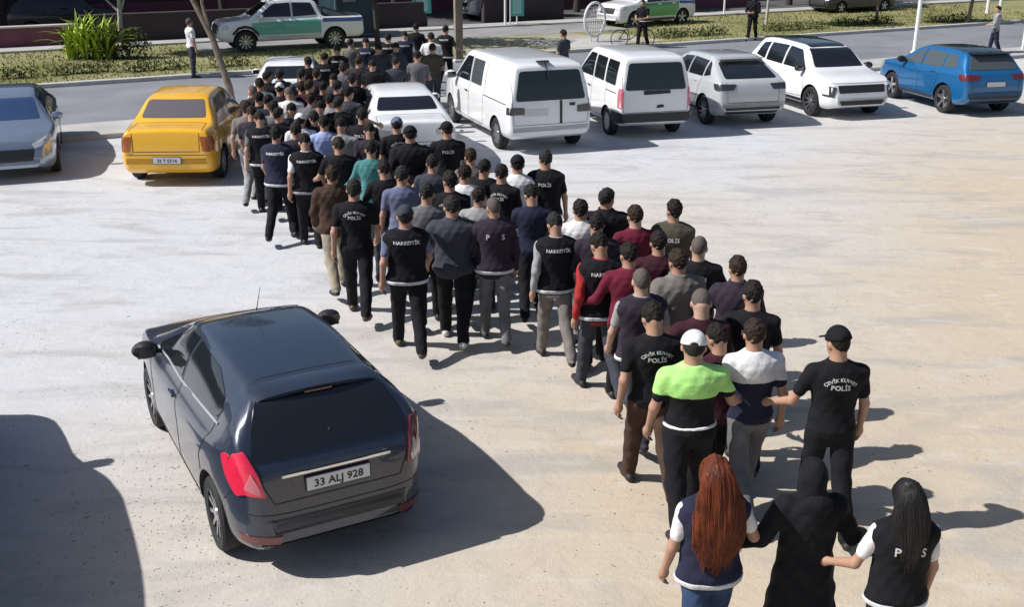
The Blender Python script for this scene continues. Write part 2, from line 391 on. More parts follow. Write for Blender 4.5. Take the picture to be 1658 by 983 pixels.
def foot_parts(P, J):
    d = None
    for s in (-1, 1):
        e = smin(s_cone(P, J[s, 'heel'], J[s, 'toe'], .040, .036), s_cone(P, J[s, 'ank'], J[s, 'heel'] * .5 + J[s, 'toe'] * .5, .045, .04), .03)
        d = e if d is None else np.minimum(d, e)
    return d
def arm_parts(P, J, which=(-1, 1), g=0., full=True, upto=1.):
    d = None
    for s in which:
        sh, el, wr, f = J[s, 'sh'], J[s, 'el'], J[s, 'wr'], J[s, 'f']
        inn = np.array([s * .09, -.01, 1.405])
        e = s_cone(P, inn, sh, .046 + g * .6, .049 + g)
        e = smin(e, s_cone(P, sh, sh + (el - sh) * upto, .048 + g, .048 + g + (-.011) * upto), .03)
        if full:
            e = smin(e, s_cone(P, el, wr, .039 + g * .8, .026 + g * .7), .02)
        d = e if d is None else smin(d, e, .03)
    return d
def hand_parts(P, J):
    d = None
    for s in (-1, 1):
        wr, f = J[s, 'wr'], J[s, 'f']
        e = smin(s_cone(P, wr, wr + f * .05, .027, .033), s_cone(P, wr + f * .04, wr + f * .095, .034, .027), .02)
        d = e if d is None else np.minimum(d, e)
    return d
def wrinkle(P, amp=.005):
    return amp * (np.sin(P[2] * 30 + 5 * np.sin(P[0] * 8 + 1) + P[1] * 9) * .55 + np.sin(P[0] * 27 + P[2] * 33 + 2 * np.sin(P[1] * 18)) * .4 + .3 * np.sin(P[0] * 70 - P[2] * 40))
CACHE = {}
HS = .0125
def bounds(J, pad=.1):
    pts = np.array([v for k, v in J.items() if not isinstance(k, str) and k[1] != 'f'])
    return np.minimum(pts.min(0), (-.3, -.2, 0)) - pad, np.maximum(pts.max(0), (.3, .2, 1.78)) + pad
def body_mesh(pose, kids=False):
    key = ('body', pose)
    if key in CACHE: return CACHE[key]
    ps = POSES[pose]; J = joints(ps); lo, hi = bounds(J, .12)
    lo[2] = min(J[s, 'toe'][2] for s in (-1, 1)) - .09
    def f(P):
        d = smin(s_torso(P), leg_parts(P, J, .010) + wrinkle(P, .004), .03)
        d = smin(d, arm_parts(P, J), .03); d = smin(d, hand_parts(P, J), .012)
        d = smin(d, s_cone(P, (0, -.012, 1.45), (0, -.004, 1.58), .056, .056), .02)
        d = smin(d, s_head(P, ps['yaw']), .02)
        return smin(d, foot_parts(P, J), .012)
    vt, F = surfnet(f, lo, hi, HS)
    c = vt[F].mean(1); P = [c[:, 0], c[:, 1], c[:, 2]]
    dl = np.minimum(leg_parts(P, J, .012), np.where(P[2] < 1.0, s_torso(P), 9)); df = foot_parts(P, J)
    da = np.minimum(np.minimum(arm_parts(P, J), hand_parts(P, J)), s_head(P, ps['yaw']))
    mi = np.where((df < dl - .002) & (c[:, 2] < .2), 2, np.where(dl < da + .0, 1, 0)); mi[(c[:, 2] > 1.05)] = 0
    # fingers, thumb and eyes are joined into the same mesh
    b = MB()
    for s in (-1, 1):
        wr, f_ = J[s, 'wr'], J[s, 'f']; inn = nrm(np.array([-s, 0, 0]) - f_ * np.dot(f_, (-s, 0, 0))); sd = np.cross(f_, inn)
        if sd[1] < 0 and abs(sd[1]) > .1: sd = -sd
        k0 = wr + f_ * .085
        for i, ln in enumerate((.072, .082, .078, .06)):
            o = sd * (.027 - .018 * i); p0 = k0 + o; p1 = p0 + f_ * ln * .45 + inn * .006; p2 = p1 + f_ * ln * .3 + inn * .02; p3 = p2 + f_ * ln * .14 + inn * .022
            b.tube([p0 - f_ * .02, p0, p1, p2, p3], [.0095, .0095, .0088, .008, .006], 7, 0)
        t0 = wr + f_ * .03 + sd * .022; t1 = t0 + f_ * .03 + sd * .025 + inn * .008; t2 = t1 + f_ * .028 + sd * .008 + inn * .012
        b.tube([t0, t1, t2], [.012, .0105, .008], 7, 0)
    yp = ps['yaw'] if isinstance(ps['yaw'], tuple) else (ps['yaw'], 0); Mh = Matrix.Translation((0, 0, 1.492)) @ Matrix.Rotation(R(yp[0]), 4, 'Z') @ Matrix.Rotation(-R(yp[1]), 4, 'X') @ Matrix.Translation((0, 0, -1.52))
    for s in (-1, 1):
        b.ball(tuple(Mh @ Vector((s * .031, .083, 1.642))), (.012, .012, .009), 8, 6, 3)
    me = fast_mesh('body_' + pose, vt, F, [M['black']] * 4, mi)
    bm = bmesh.new(); bm.from_mesh(me)
    vs = [bm.verts.new(v) for v in b.v]
    for fc, m in zip(b.f, b.m):
        q = bm.faces.new([vs[i] for i in fc]); q.material_index = m; q.smooth = True
    bm.normal_update(); bm.to_mesh(me); bm.free(); me.transform(Matrix.Translation((0, 0, J['dz'])))
    CACHE[key] = me; return me
CZ = [.06, .30, .60, .86, .95, 1.06, 1.18, 1.28, 1.36, 1.41, 1.445, 1.475, 1.50]
CA = [.31, .28, .235, .20, .19, .175, .180, .192, .200, .184, .126, .078, .07]
CB = [.25, .22, .185, .15, .145, .13, .130, .135, .130, .115, .09, .075, .07]
CC = [0, 0, 0, -.006, -.01, -.004, -.004, -.01, -.014, -.014, -.012, -.01, -.008]
def garment(pose, kind):
    """cloth shells wrapped round the same pose; returns a cached mesh"""
    key = (kind, pose)
    if key in CACHE: return CACHE[key]
    J = joints(POSES[pose]); yaw = POSES[pose]['yaw']; lo, hi = bounds(J, .12); h = HS
    def tee(P, g=.012, full=False, upto=.62, w=.0035):
        return smin(s_torso(P) - g, arm_parts(P, J, g=g, full=full, upto=1. if full else upto), .03) + wrinkle(P, w)
    def vest(P, g=.030, w=.004):
        d = smin(s_torso(P) - g, np.minimum(s_cone(P, (-.10, -.01, 1.405), (-.165, -.01, 1.385), .072, .070), s_cone(P, (.10, -.01, 1.405), (.165, -.01, 1.385), .072, .070)), .04)
        return d + wrinkle(P, w)
    zc = lambda P, a, b: np.maximum(a - P[2], P[2] - b)
    if kind == 't_shirt': f = lambda P: np.maximum(tee(P), zc(P, .865, 1.482)); lo[2] = .83
    elif kind == 'long_shirt': f = lambda P: np.maximum(tee(P, .012, True, w=.005), zc(P, .80, 1.485)); lo[2] = .76
    elif kind == 'jacket': f = lambda P: np.maximum(tee(P, .024, True, w=.006), zc(P, .79, 1.50)); lo[2] = .75
    elif kind == 'vest': f = lambda P: np.maximum(vest(P), zc(P, .845, 1.478)); lo[2] = .8
    elif kind == 'band': f = lambda P: np.maximum(vest(P, .036), zc(P, .862, .905)); lo[2] = .84; hi[2] = .93; h = .010
    elif kind == 'yoke': f = lambda P: np.maximum(tee(P, .017), zc(P, 1.235, 1.484)); lo[2] = 1.2
    elif kind == 'belt': f = lambda P: np.maximum(s_torso(P) - .017, zc(P, .962, .988)); lo[2] = .93; hi[2] = 1.02; h = .010
    elif kind == 'coat':
        def f(P):
            d = s_torso(P, 1., CZ, CA, CB, CC) - .012 + .010 * np.sin(np.arctan2(P[0], P[1] + .001) * 9 + P[2] * 3) * np.clip(1.1 - P[2], 0, 1)
            return np.maximum(smin(d, arm_parts(P, J, g=.03, full=True), .03) + wrinkle(P, .005), zc(P, .05, 1.50))
        lo = np.array([min(lo[0], -.4), min(lo[1], -.35), 0.]); hi[1] = max(hi[1], .35)
    elif kind == 'hood':
        f = lambda P: np.minimum(smin(s_ell(P, (0, -.115, 1.44), (.115, .060, .075)), s_ell(P, (0, -.13, 1.36), (.075, .04, .07)), .03), 9) + wrinkle(P, .004)
        lo[2] = 1.22; hi[2] = 1.56
    elif kind == 'headscarf':
        f = lambda P: smin(np.maximum(s_head(P, yaw, .016), rotz(P, yaw)[1] - .075), s_cone(P, (0, -.02, 1.58), (0, -.03, 1.44), .085, .105), .04) + wrinkle(P, .002)
        lo[2] = 1.3
    elif kind == 'hair':
        def f(P):
            Q = rotz(P, yaw); d = s_head(P, yaw, .003) - .010 * np.clip((Q[2] - 1.60) * 11, 0, 1) + .005 * np.sin(Q[0] * 62 + 2 * np.sin(Q[2] * 50)) * np.sin(Q[1] * 60 + Q[2] * 75) + .0035 * np.sin(Q[0] * 170 + Q[1] * 60) * np.sin(Q[2] * 150)
            d = np.maximum(d, Q[1] - (.055 + .9 * (Q[2] - 1.70))); d = np.maximum(d, 1.553 + .45 * np.clip(Q[1] + .05, 0, .08) + 3.5 * Q[0] ** 2 - Q[2]); d = np.maximum(d, -(np.sqrt((Q[1] - .006) ** 2 + (Q[2] - 1.605) ** 2) - .034 + 9 * (np.abs(Q[0]) < .05)))
            return np.maximum(d, -(s_ell(Q, (0, .09, 1.60), (.12, .075, .085))))
        lo = np.array([-.15, -.18, 1.50]); hi = np.array([.15, .20, 1.80]); h = .0085
    elif kind == 'cropped_hair':
        def f(P):
            Q = rotz(P, yaw); d = s_head(P, yaw, .003) - .003 * np.clip((Q[2] - 1.62) * 12, 0, 1) + .001 * np.sin(Q[0] * 110) * np.sin(Q[1] * 90 + Q[2] * 95); d = np.maximum(d, -(np.sqrt((Q[1] - .006) ** 2 + (Q[2] - 1.605) ** 2) - .036 + 9 * (np.abs(Q[0]) < .05))); d = np.maximum(d, Q[1] - (.04 + .9 * (Q[2] - 1.70))); d = np.maximum(d, 1.560 + .4 * np.clip(Q[1] + .05, 0, .08) + 3.5 * Q[0] ** 2 - Q[2])
            return np.maximum(d, -(s_ell(Q, (0, .09, 1.60), (.12, .085, .095))))
        lo = np.array([-.15, -.18, 1.50]); hi = np.array([.15, .20, 1.80]); h = .0085
    elif kind == 'mid_hair':
        def f(P):
            Q = rotz(P, yaw); g = .0022 * np.sin(Q[0] * 80 + 3 * np.sin(Q[2] * 7)) + .0015 * np.sin(Q[0] * 190 + Q[2] * 14)
            d = np.maximum(s_head(P, yaw, .022), Q[1] - (.07 + .8 * (Q[2] - 1.70)))
            d = np.maximum(d, -(s_ell(Q, (0, .10, 1.60), (.10, .085, .10))))
            for (c, r) in (((0, -.070, 1.53), (.115, .068, .14)), ((0, -.100, 1.42), (.120, .060, .13)), ((.01, -.135, 1.31), (.070, .038, .12))):
                d = smin(d, s_ell(P, c, r), .05)
            return d + g
        lo = np.array([-.22, -.24, 1.1]); hi = np.array([.22, .17, 1.80]); h = .0085
    elif kind == 'long_hair':
        def f(P):
            Q = rotz(P, yaw); g = .0022 * np.sin(Q[0] * 80 + 3 * np.sin(Q[2] * 7)) + .002 * np.sin(Q[0] * 190 + Q[2] * 14)
            d = np.maximum(s_head(P, yaw, .022), Q[1] - (.07 + .8 * (Q[2] - 1.70)))
            d = np.maximum(d, -(s_ell(Q, (0, .10, 1.60), (.10, .085, .10))))
            for (c, r) in (((0, -.075, 1.55), (.115, .065, .15)), ((0, -.115, 1.42), (.155, .060, .17)), ((.005, -.145, 1.28), (.150, .046, .16)), ((-.01, -.15, 1.17), (.095, .034, .14))):
                d = smin(d, s_ell(P, c, r), .05)
            return d + g
        lo = np.array([-.22, -.24, .98]); hi = np.array([.22, .17, 1.80]); h = .0085
    elif kind == 'cap':
        def f(P):
            Q = rotz(P, yaw); d = np.maximum(s_ell(Q, (0, -.006, 1.652), (.094, .114, .116)), 1.655 - .12 * Q[1] - Q[2])
            d = np.minimum(d, np.maximum(s_ell(Q, (0, .105, 1.668), (.078, .095, .05)), np.abs(Q[2] - (1.672 - .25 * (Q[1] - .1))) - .007))
            return np.maximum(d, -s_ell(Q, (0, -.118, 1.675), (.032, .03, .016)))
        lo = np.array([-.24, -.24, 1.55]); hi = np.array([.24, .26, 1.82]); h = .0075
    vt, F = surfnet(f, lo, hi, h)
    me = fast_mesh(kind + '_' + pose, vt, F, [M['black']])
    if kind in ('long_hair', 'mid_hair'):      # loose strands laid over the hair mass
        bv = BVHTree.FromPolygons([v.co for v in me.vertices], [tuple(p.vertices) for p in me.polygons]); rr = random.Random(3); b = MB()
        zlow = float(vt[:, 2].min())
        for i in range(620):
            a = rr.uniform(-2.5, 2.5) - math.pi / 2; wob = rr.uniform(-.12, .12); ph = rr.uniform(0, 6); pts = []; end = zlow + rr.uniform(-.03, .25) * (1.0 if kind == 'long_hair' else .7); off = rr.uniform(-.002, .006); z = 1.765 - abs(rr.gauss(0, .05))
            while z > end and len(pts) < 16:
                aa = a + wob * (1.76 - z) * 2 + .05 * math.sin(z * 9 + ph); dr = Vector((math.cos(aa), math.sin(aa), 0)); c0 = Vector((0, -.03 - max(0, 1.6 - z) * .26, min(z, 1.735 + 0)))
                hit = bv.ray_cast(c0 + dr * .4 + Vector((0, 0, .0)), -dr)
                if hit[0] is None: break
                pts.append(hit[0] + dr * off); z -= .05
            if len(pts) > 3:
                pts.append(pts[-1] + Vector((rr.uniform(-.01, .01), rr.uniform(-.005, .01), -rr.uniform(.01, .06)))); b.tube(pts, [.0012] + [.0028] * (len(pts) - 2) + [.0006], 4, cap=False)
        bm = bmesh.new(); bm.from_mesh(me); vs = [bm.verts.new(v) for v in b.v]
        for fc in b.f: bm.faces.new([vs[i] for i in fc]).smooth = True
        bm.to_mesh(me); bm.free()
    if True: me.transform(Matrix.Translation((0, 0, J['dz']))); CACHE[key] = me; return me
def text_mesh(body, size, arc=None, bold=.0):
    cu = bpy.data.curves.new('t', 'FONT'); cu.body = body; cu.size = size; cu.align_x = 'CENTER'; cu.offset = bold; cu.resolution_u = 2
    o = bpy.data.objects.new('t', cu); C.objects.link(o); dg = bpy.context.evaluated_depsgraph_get(); dg.update()
    me = bpy.data.meshes.new_from_object(o.evaluated_get(dg)); bpy.data.objects.remove(o)
    vs = [v.co.copy() for v in me.vertices]; fs = [tuple(p.vertices) for p in me.polygons]; bpy.data.meshes.remove(me)
    if arc: vs = [Vector(((arc + v.y) * math.sin(v.x / arc), (arc + v.y) * math.cos(v.x / arc) - arc, 0)) for v in vs]
    return vs, fs
LT = {}
def lettering(pose, kind, on):
    """lettering laid on the back of a garment"""
    key = ('let', pose, kind, on)
    if key in CACHE: return CACHE[key]
    if kind not in LT:
        if kind == 'unit': 
            a, f = text_mesh('NARKOTİK', .053, bold=.0022); LT[kind] = ([(v.x, v.y + 1.335) for v in a], f)
        elif kind == 'polis':
            a, f = text_mesh('POLİS', .055, bold=.0018); A, F_ = [(v.x, v.y + 1.285) for v in a], list(f)
            c, g = text_mesh('ÇEVİK KUVVET', .037, arc=.15, bold=.0008); n = len(A); A += [(v.x, v.y + 1.355) for v in c]; F_ += [tuple(i + n for i in q) for q in g]
            LT[kind] = (A, F_)
        elif kind == 'polis_small':
            a, f = text_mesh('POLİS', .062, bold=.002); LT[kind] = ([(v.x, v.y + 1.29) for v in a], f)
        elif kind == 'apart':
            a, f = text_mesh('P      S', .085, bold=.002); LT[kind] = ([(v.x, v.y + 1.28) for v in a], f)
    A, F_ = LT[kind]; me = garment(pose, on); bv = BVHTree.FromPolygons([v.co for v in me.vertices], [tuple(p.vertices) for p in me.polygons])
    dz = joints(POSES[pose])['dz']; vs = []
    for x, z in A:
        hit = bv.ray_cast(Vector((x, -1, z + dz)), Vector((0, 1, 0))); y = hit[0].y if hit[0] else -.15
        vs.append((x, y - .006, z + dz))
    m = meshof('lettering', vs, F_, M['letter'], smooth=False); CACHE[key] = m; return m
SKIN = [mat('skin_a', (.40, .23, .16), .55), mat('skin_b', (.30, .165, .11), .55), mat('skin_c', (.46, .29, .22), .55)]
EYE = mat('eye', (.03, .025, .02), .3)
SHOE = [mat('shoe_black', (.02, .02, .02), .6), mat('shoe_brown', (.09, .055, .035), .6), mat('shoe_white', (.5, .5, .5), .6)]
def col(name, c): return cloth(name, c)
CL = dict(black=col('cloth_black', (.008, .008, .011)), navy=col('cloth_navy', (.018, .02, .045)), jeans=col('denim', (.03, .055, .12)),
    grey=col('cloth_grey', (.14, .14, .15)), lgrey=col('cloth_light_grey', (.30, .30, .31)), beige=col('cloth_beige', (.30, .26, .20)),
    white=col('cloth_white', (.72, .72, .74)), blue=col('cloth_pale_blue', (.34, .42, .72)), slate=col('cloth_slate', (.045, .048, .065)),
    bluegrey=col('cloth_bluegrey', (.13, .15, .24)), teal=col('cloth_teal', (.06, .20, .20)), maroon=col('cloth_maroon', (.13, .012, .03)),
    dmaroon=col('cloth_dark_maroon', (.04, .010, .018)), red=col('cloth_red', (.35, .03, .03)), green=col('cloth_neon', (.42, .80, .24)),
    olive=col('cloth_olive', (.075, .065, .048)), brown=col('cloth_brown', (.06, .035, .025)), plum=col('cloth_plum', (.03, .022, .035)), stone=col('cloth_stone', (.17, .155, .145)))
HR = dict(straight_black=mat('hair_straight_black', (.010, .009, .010), .5, spec=.4), black=mat('hair_black', (.014, .011, .010), .75, spec=.25, bump=1., bscale=45, vary=.6, vscale=30), brown=mat('hair_brown', (.03, .018, .012), .75, spec=.25, bump=1., bscale=45, vary=.5, vscale=30), grey=mat('hair_grey', (.11, .095, .085), .8, spec=.15, bump=.5, bscale=90),
    red=mat('hair_auburn', (.13, .030, .011), .5, spec=.3, vary=.35, vscale=10), dgrey=mat('hair_dark_grey', (.028, .027, .026), .8, spec=.15, bump=.5, bscale=90))
NP = [0]
def person(px, py, h, pose, label, top='t_shirt', tc='black', trousers='black', vest=None, text=None, head='hair', hc='black', capc='black', band=True, yaw=0, shoe=0, skin=0, group=None, wide=1., extra=(), w=None, bandc=None):
    NP[0] += 1
    alt = {'stride_left': ('stride_left', 'stride_left_b', 'stride_left_c'), 'stride_right': ('stride_right', 'stride_right_b', 'stride_right_c'), 'hands_front': ('hands_front', 'hands_front_b'), 'standing': ('standing', 'standing_b')}.get(pose)
    if alt and head not in ('long', 'mid') and w is None: pose = alt[(NP[0] * 5 + int(px) // 7) % len(alt)]
    if w is None and py < 470 and head != 'long' and vest is None and top != 'jacket':
        if NP[0] % 4 == 1: pose = 'arm_right'
        elif NP[0] % 5 == 2: pose = 'arm_left'
    if w is None: yaw += 7 * math.sin(NP[0] * 3.1)
    p = G(px, py, h) if w is None else Vector(w)
    me = body_mesh(pose); o = link('person', me); o.location = (p.x, p.y, 0); o.rotation_euler = (0, 0, R(yaw)); k = h / 1.728 * (1 + .012 * math.sin(NP[0] * 2.3)); wide *= 1 + .045 * math.sin(NP[0] * 1.7); o.scale = (k * wide, k * wide, k)
    for sl_, m in zip(o.material_slots, (SKIN[skin % 3], CL[trousers], SHOE[shoe], EYE)): sl_.link = 'OBJECT'; sl_.material = m
    tag(o, label, 'person', group)
    def child(name, me, m):
        c = link(name, me, o); c.material_slots[0].link = 'OBJECT'; c.material_slots[0].material = m; return c
    nm = {'t_shirt': 't_shirt', 'long_shirt': 'shirt', 'jacket': 'jacket', 'coat': 'coat'}[top]
    t = child(nm, garment(pose, top), CL[tc]); on = top
    if vest: 
        v = child('vest', garment(pose, 'vest'), CL[vest]); on = 'vest'
        if band: child('reflective_band', garment(pose, 'band'), CL[bandc] if bandc else M['band']).parent = v
        t = v
    if 'yoke' in extra: child('yoke', garment(pose, 'yoke'), CL[extra['yoke']]).parent = t
    if 'belt' in extra: child('belt', garment(pose, 'belt'), CL[extra['belt']])
    if 'hood' in extra: child('hood', garment(pose, 'hood'), CL['black']).parent = t
    if text: child('back_lettering', lettering(pose, text, on), M['letterg'] if extra and 'dimtext' in extra else M['letter']).parent = t
    if head == 'scarf': child('headscarf', garment(pose, 'headscarf'), CL['black'])
    else:
        if head != 'bald': child('hair', garment(pose, {'long': 'long_hair', 'mid': 'mid_hair', 'cropped': 'cropped_hair', 'cap': 'cropped_hair'}.get(head, 'hair')), HR[hc])
        if head == 'cap': child('cap', garment(pose, 'cap'), CL[capc])
    return o
# ------------------------------------------------------------ vehicles
def curve(pts):
    """monotone cubic through (x,y) points"""
    xs = [p[0] for p in pts]; ys = [p[1] for p in pts]; n = len(xs)
    d = [(ys[i + 1] - ys[i]) / max(1e-6, xs[i + 1] - xs[i]) for i in range(n - 1)]
    m = [d[0]] + [0 if d[i - 1] * d[i] <= 0 else 2 * d[i - 1] * d[i] / (d[i - 1] + d[i]) for i in range(1, n - 1)] + [d[-1]]
    def f(x):
        if x <= xs[0]: return ys[0]
        if x >= xs[-1]: return ys[-1]
        i = max(j for j in range(n - 1) if xs[j] <= x); h = xs[i + 1] - xs[i]; t = (x - xs[i]) / h
        return (2*t**3-3*t*t+1)*ys[i] + (t**3-2*t*t+t)*h*m[i] + (-2*t**3+3*t*t)*ys[i+1] + (t**3-t*t)*h*m[i+1]
    return f
def catmull(P, k):
    out = []
    for i in range(len(P) - 1):
        a, b, c, d = P[max(i - 1, 0)], P[i], P[i + 1], P[min(i + 2, len(P) - 1)]
        for j in range(k):
            t = j / k; out.append(tuple(.5 * ((2 * b[q]) + (-a[q] + c[q]) * t + (2*a[q] - 5*b[q] + 4*c[q] - d[q]) * t*t + (-a[q] + 3*b[q] - 3*c[q] + d[q]) * t**3) for q in (0, 1)))
    out.append(P[-1]); return out
def body_shell(s, mats):
    """lofted vehicle body with real wheel openings; s = dict of profiles over y (rear negative)"""
    L, Wd = s['L'], s['W'] / 2
    top, belt, plan, bot = curve(s['top']), curve(s['belt']), curve(s['plan']), curve(s['bot'])
    roofw, bmax = s['roofw'] / 2, s['H'] - max(z for _, z in s['belt'])
    ys = sorted(set([round(v, 4) for v in np.linspace(-L / 2, L / 2, 64)] + [round(p[0] + e, 4) for k in ('top', 'plan') for p in s[k] for e in (0, .015, -.015) if abs(p[0] + e) <= L / 2]))
    ring = []; V = []
    for y in ys:
        zt, zb, w = top(y), bot(y), Wd * plan(y); zs = min(belt(y), zt - .045); hg = zt - zs; k = min(1, max(0, (hg - .06) / max(.1, bmax - .06)))
        lw = lambda a, b: a * w * (1 - k) + b * k * plan(y) ** .5
        P = [(0, zb), (.70 * w, zb), (.90 * w, zb + .015), (.975 * w, zb + .09), (w, zb + .2), (w * s.get('bulge', 1.), zb + (zs - zb) * .58), (.985 * w, zs - .06 * (1 + k)), (lw(.955, s.get('beltw', .93) * Wd), zs),
             (lw(.93, (roofw + s.get('beltw', .93) * Wd) / 2 + .012), zs + .5 * hg), (lw(.88, roofw), zt - .05 * (.35 + k)), (lw(.80, roofw - .07), zt - .012), (lw(.5, roofw * .55), zt + .004), (0, zt + .010)]
        half = catmull(P, 3); R_ = half + [(-x, z) for x, z in half[-2:0:-1]]; n = len(R_); V += [(x, y, z) for x, z in R_]
    F = []
    for i in range(len(ys) - 1):
        for k in range(n): F.append((i * n + k, (i + 1) * n + k, (i + 1) * n + (k + 1) % n, i * n + (k + 1) % n))
    F += [tuple(range(n)), tuple(range(len(V) - 1, len(V) - n - 1, -1))]
    me = meshof('body', V, F, mats)
    # wheel openings
    b = MB(); r = s['r'] + .055
    for y in s['axles']:
        for sx in (-1, 1):
            x0, x1 = sx * (Wd - .30), sx * (Wd + .2)
            pr = [(0, x0), (r, x0), (r, x1), (0, x1)] if sx > 0 else [(0, x1), (r, x1), (r, x0), (0, x0)]
            b.lathe([(max(q[0], .001), q[1]) for q in pr], 40, 'x', (0, y, s['r'] * 1.02))
    cm = b.mesh('cut', [M['seam']], smooth=False, angle=None)
    bm = bmesh.new(); bm.from_mesh(cm); bmesh.ops.remove_doubles(bm, verts=bm.verts, dist=.002); bmesh.ops.recalc_face_normals(bm, faces=bm.faces); bm.to_mesh(cm); bm.free()
    bm = bmesh.new(); bm.from_mesh(me); bmesh.ops.recalc_face_normals(bm, faces=bm.faces); bm.to_mesh(me); bm.free()
    o = link('tmp', me); c = link('tmpc', cm); md = o.modifiers.new('b', 'BOOLEAN'); md.object = c; md.operation = 'DIFFERENCE'; md.solver = 'EXACT'
    try: md.material_mode = 'TRANSFER'
    except Exception: pass
    dg = bpy.context.evaluated_depsgraph_get(); dg.update(); res = bpy.data.meshes.new_from_object(o.evaluated_get(dg))
    if len(res.polygons) < 200: res = me.copy()
    bpy.data.objects.remove(o); bpy.data.objects.remove(c)
    res.polygons.foreach_set('use_smooth', np.ones(len(res.polygons), dtype=bool)); res.set_sharp_from_angle(angle=R(38)); res.name = 'body'
    return res
def rpoly(P, r, n=5):
    """rounded 2D polygon"""
    out = []; N = len(P)
    for i in range(N):
        p, a, b = Vector(P[i]), Vector(P[i - 1]), Vector(P[(i + 1) % N]); da, db = a - p, b - p
        rr = min(r, da.length * .48, db.length * .48); q0 = p + da.normalized() * rr; q1 = p + db.normalized() * rr
        for j in range(n + 1):
            t = j / n; out.append(tuple((q0 * (1 - t) + p * t) * (1 - t) + (p * t + q1 * 0 + p * 0) * 0 + (p * (1 - t) + q1 * t) * t) if False else tuple(q0 * (1 - t) ** 2 + p * 2 * t * (1 - t) + q1 * t * t))
    return out
VIEW = {'rear': (Vector((1, 0, 0)), Vector((0, 0, 1)), Vector((0, 1, 0)), Vector((0, -6, 0))), 'front': (Vector((1, 0, 0)), Vector((0, 0, 1)), Vector((0, -1, 0)), Vector((0, 6, 0))),
        'left': (Vector((0, 1, 0)), Vector((0, 0, 1)), Vector((1, 0, 0)), Vector((-4, 0, 0))), 'right': (Vector((0, 1, 0)), Vector((0, 0, 1)), Vector((-1, 0, 0)), Vector((4, 0, 0))),
        'top': (Vector((1, 0, 0)), Vector((0, 1, 0)), Vector((0, 0, -1)), Vector((0, 0, 6)))}
class Car:
    def __init__(s, name, label, cat, spec, paintm, group='vehicles parked around the dirt lot', body_name='body'):
        s.s = spec; s.root = empty(name, (0, 0, 0), 0, label, cat, group)
        me = body_shell(spec, [paintm, M['seam']]); s.body = link(body_name, me, s.root)
        s.bv = BVHTree.FromPolygons([v.co for v in me.vertices], [tuple(p.vertices) for p in me.polygons])
    def patch(s, name, view, poly, m, off=.004, r=0., g=.05, parent=None, mirror=False, merge=None):
        if mirror:
            s.patch(name, 'left', poly, m, off, r, g, parent); return s.patch(name, 'right', poly, m, off, r, g, parent)
        if r: poly = rpoly(poly, r)
        bm = bmesh.new(); f = bm.faces.new([bm.verts.new((p[0], p[1], 0)) for p in poly])
        xs = [p[0] for p in poly]; zs = [p[1] for p in poly]
        bmesh.ops.triangulate(bm, faces=bm.faces[:]) if len(poly) > 40 else None
        for ax, lo, hi in ((0, min(xs), max(xs)), (1, min(zs), max(zs))):
            k = max(1, int((hi - lo) / g))
            for i in range(1, k):
                no = [0, 0, 0]; no[ax] = 1; co = [0, 0, 0]; co[ax] = lo + (hi - lo) * i / k
                bmesh.ops.bisect_plane(bm, geom=bm.verts[:] + bm.edges[:] + bm.faces[:], plane_co=co, plane_no=no)
        a, b, d, o = VIEW[view]; dead = []
        for v in bm.verts:
            h = s.bv.ray_cast(o + a * v.co.x + b * v.co.y, d)
            if h[0] is None: dead.append(v)
            else:
                nn = h[1] if h[1].dot(d) < 0 else -h[1]
                v.co = h[0] + nn * off - d * off * .5
        bmesh.ops.delete(bm, geom=dead, context='VERTS')
        bad = [f for f in bm.faces if max(abs((e.verts[0].co - e.verts[1].co).dot(d)) for e in f.edges) > .22]
        if bad: bmesh.ops.delete(bm, geom=bad, context='FACES')
        if bm.faces:
            bmesh.ops.recalc_face_normals(bm, faces=bm.faces)
            be = [e for e in bm.edges if e.is_boundary]
            ex = bmesh.ops.extrude_edge_only(bm, edges=be)
            for v in [q for q in ex['geom'] if isinstance(q, bmesh.types.BMVert)]: v.co += d * (off * 1.5 + .008)
            bmesh.ops.recalc_face_normals(bm, faces=bm.faces)
            fs = sum((f.normal.dot(d) * f.calc_area() for f in bm.faces))
            if fs > 0: bmesh.ops.reverse_faces(bm, faces=bm.faces)
        for f in bm.faces: f.smooth = True
        if merge is not None:
            bm.from_mesh(merge.data) ; bm.to_mesh(merge.data); bm.free(); merge.data.set_sharp_from_angle(angle=R(40)); return merge
        me = bpy.data.meshes.new(name); bm.to_mesh(me); bm.free(); me.materials.append(m); me.set_sharp_from_angle(angle=R(40))
        return link(name, me, parent or s.root)
    def line(s, name, view, pts, w=.008, m=None, off=.0025, parent=None, mirror=False):
        if mirror:
            s.line(name, 'left', pts, w, m, off, parent); return s.line(name, 'right', pts, w, m, off, parent)
        a, b, d, o = VIEW[view]; q = []
        for i in range(len(pts) - 1):
            p0, p1 = Vector(pts[i]), Vector(pts[i + 1]); n = max(1, int((p1 - p0).length / .04))
            q += [p0.lerp(p1, j / n) for j in range(n)]
        q.append(Vector(pts[-1])); P = []
        for p in q:
            h = s.bv.ray_cast(o + a * p.x + b * p.y, d)
            if h[0] is not None: P.append((h[0] - d * off, h[1]))
        V = []; F = []
        for i in range(len(P)):
            t = (P[min(i + 1, len(P) - 1)][0] - P[max(i - 1, 0)][0]).normalized(); sd = t.cross(d).normalized() * w / 2
            V += [P[i][0] - sd, P[i][0] + sd, P[i][0] + sd + d * .01, P[i][0] - sd + d * .01]
        for i in range(len(P) - 1):
            for k in range(4): F.append((i * 4 + k, i * 4 + (k + 1) % 4, i * 4 + 4 + (k + 1) % 4, i * 4 + 4 + k))
        return link(name, meshof(name, V, F, m or M['seam'], smooth=False), parent or s.body)
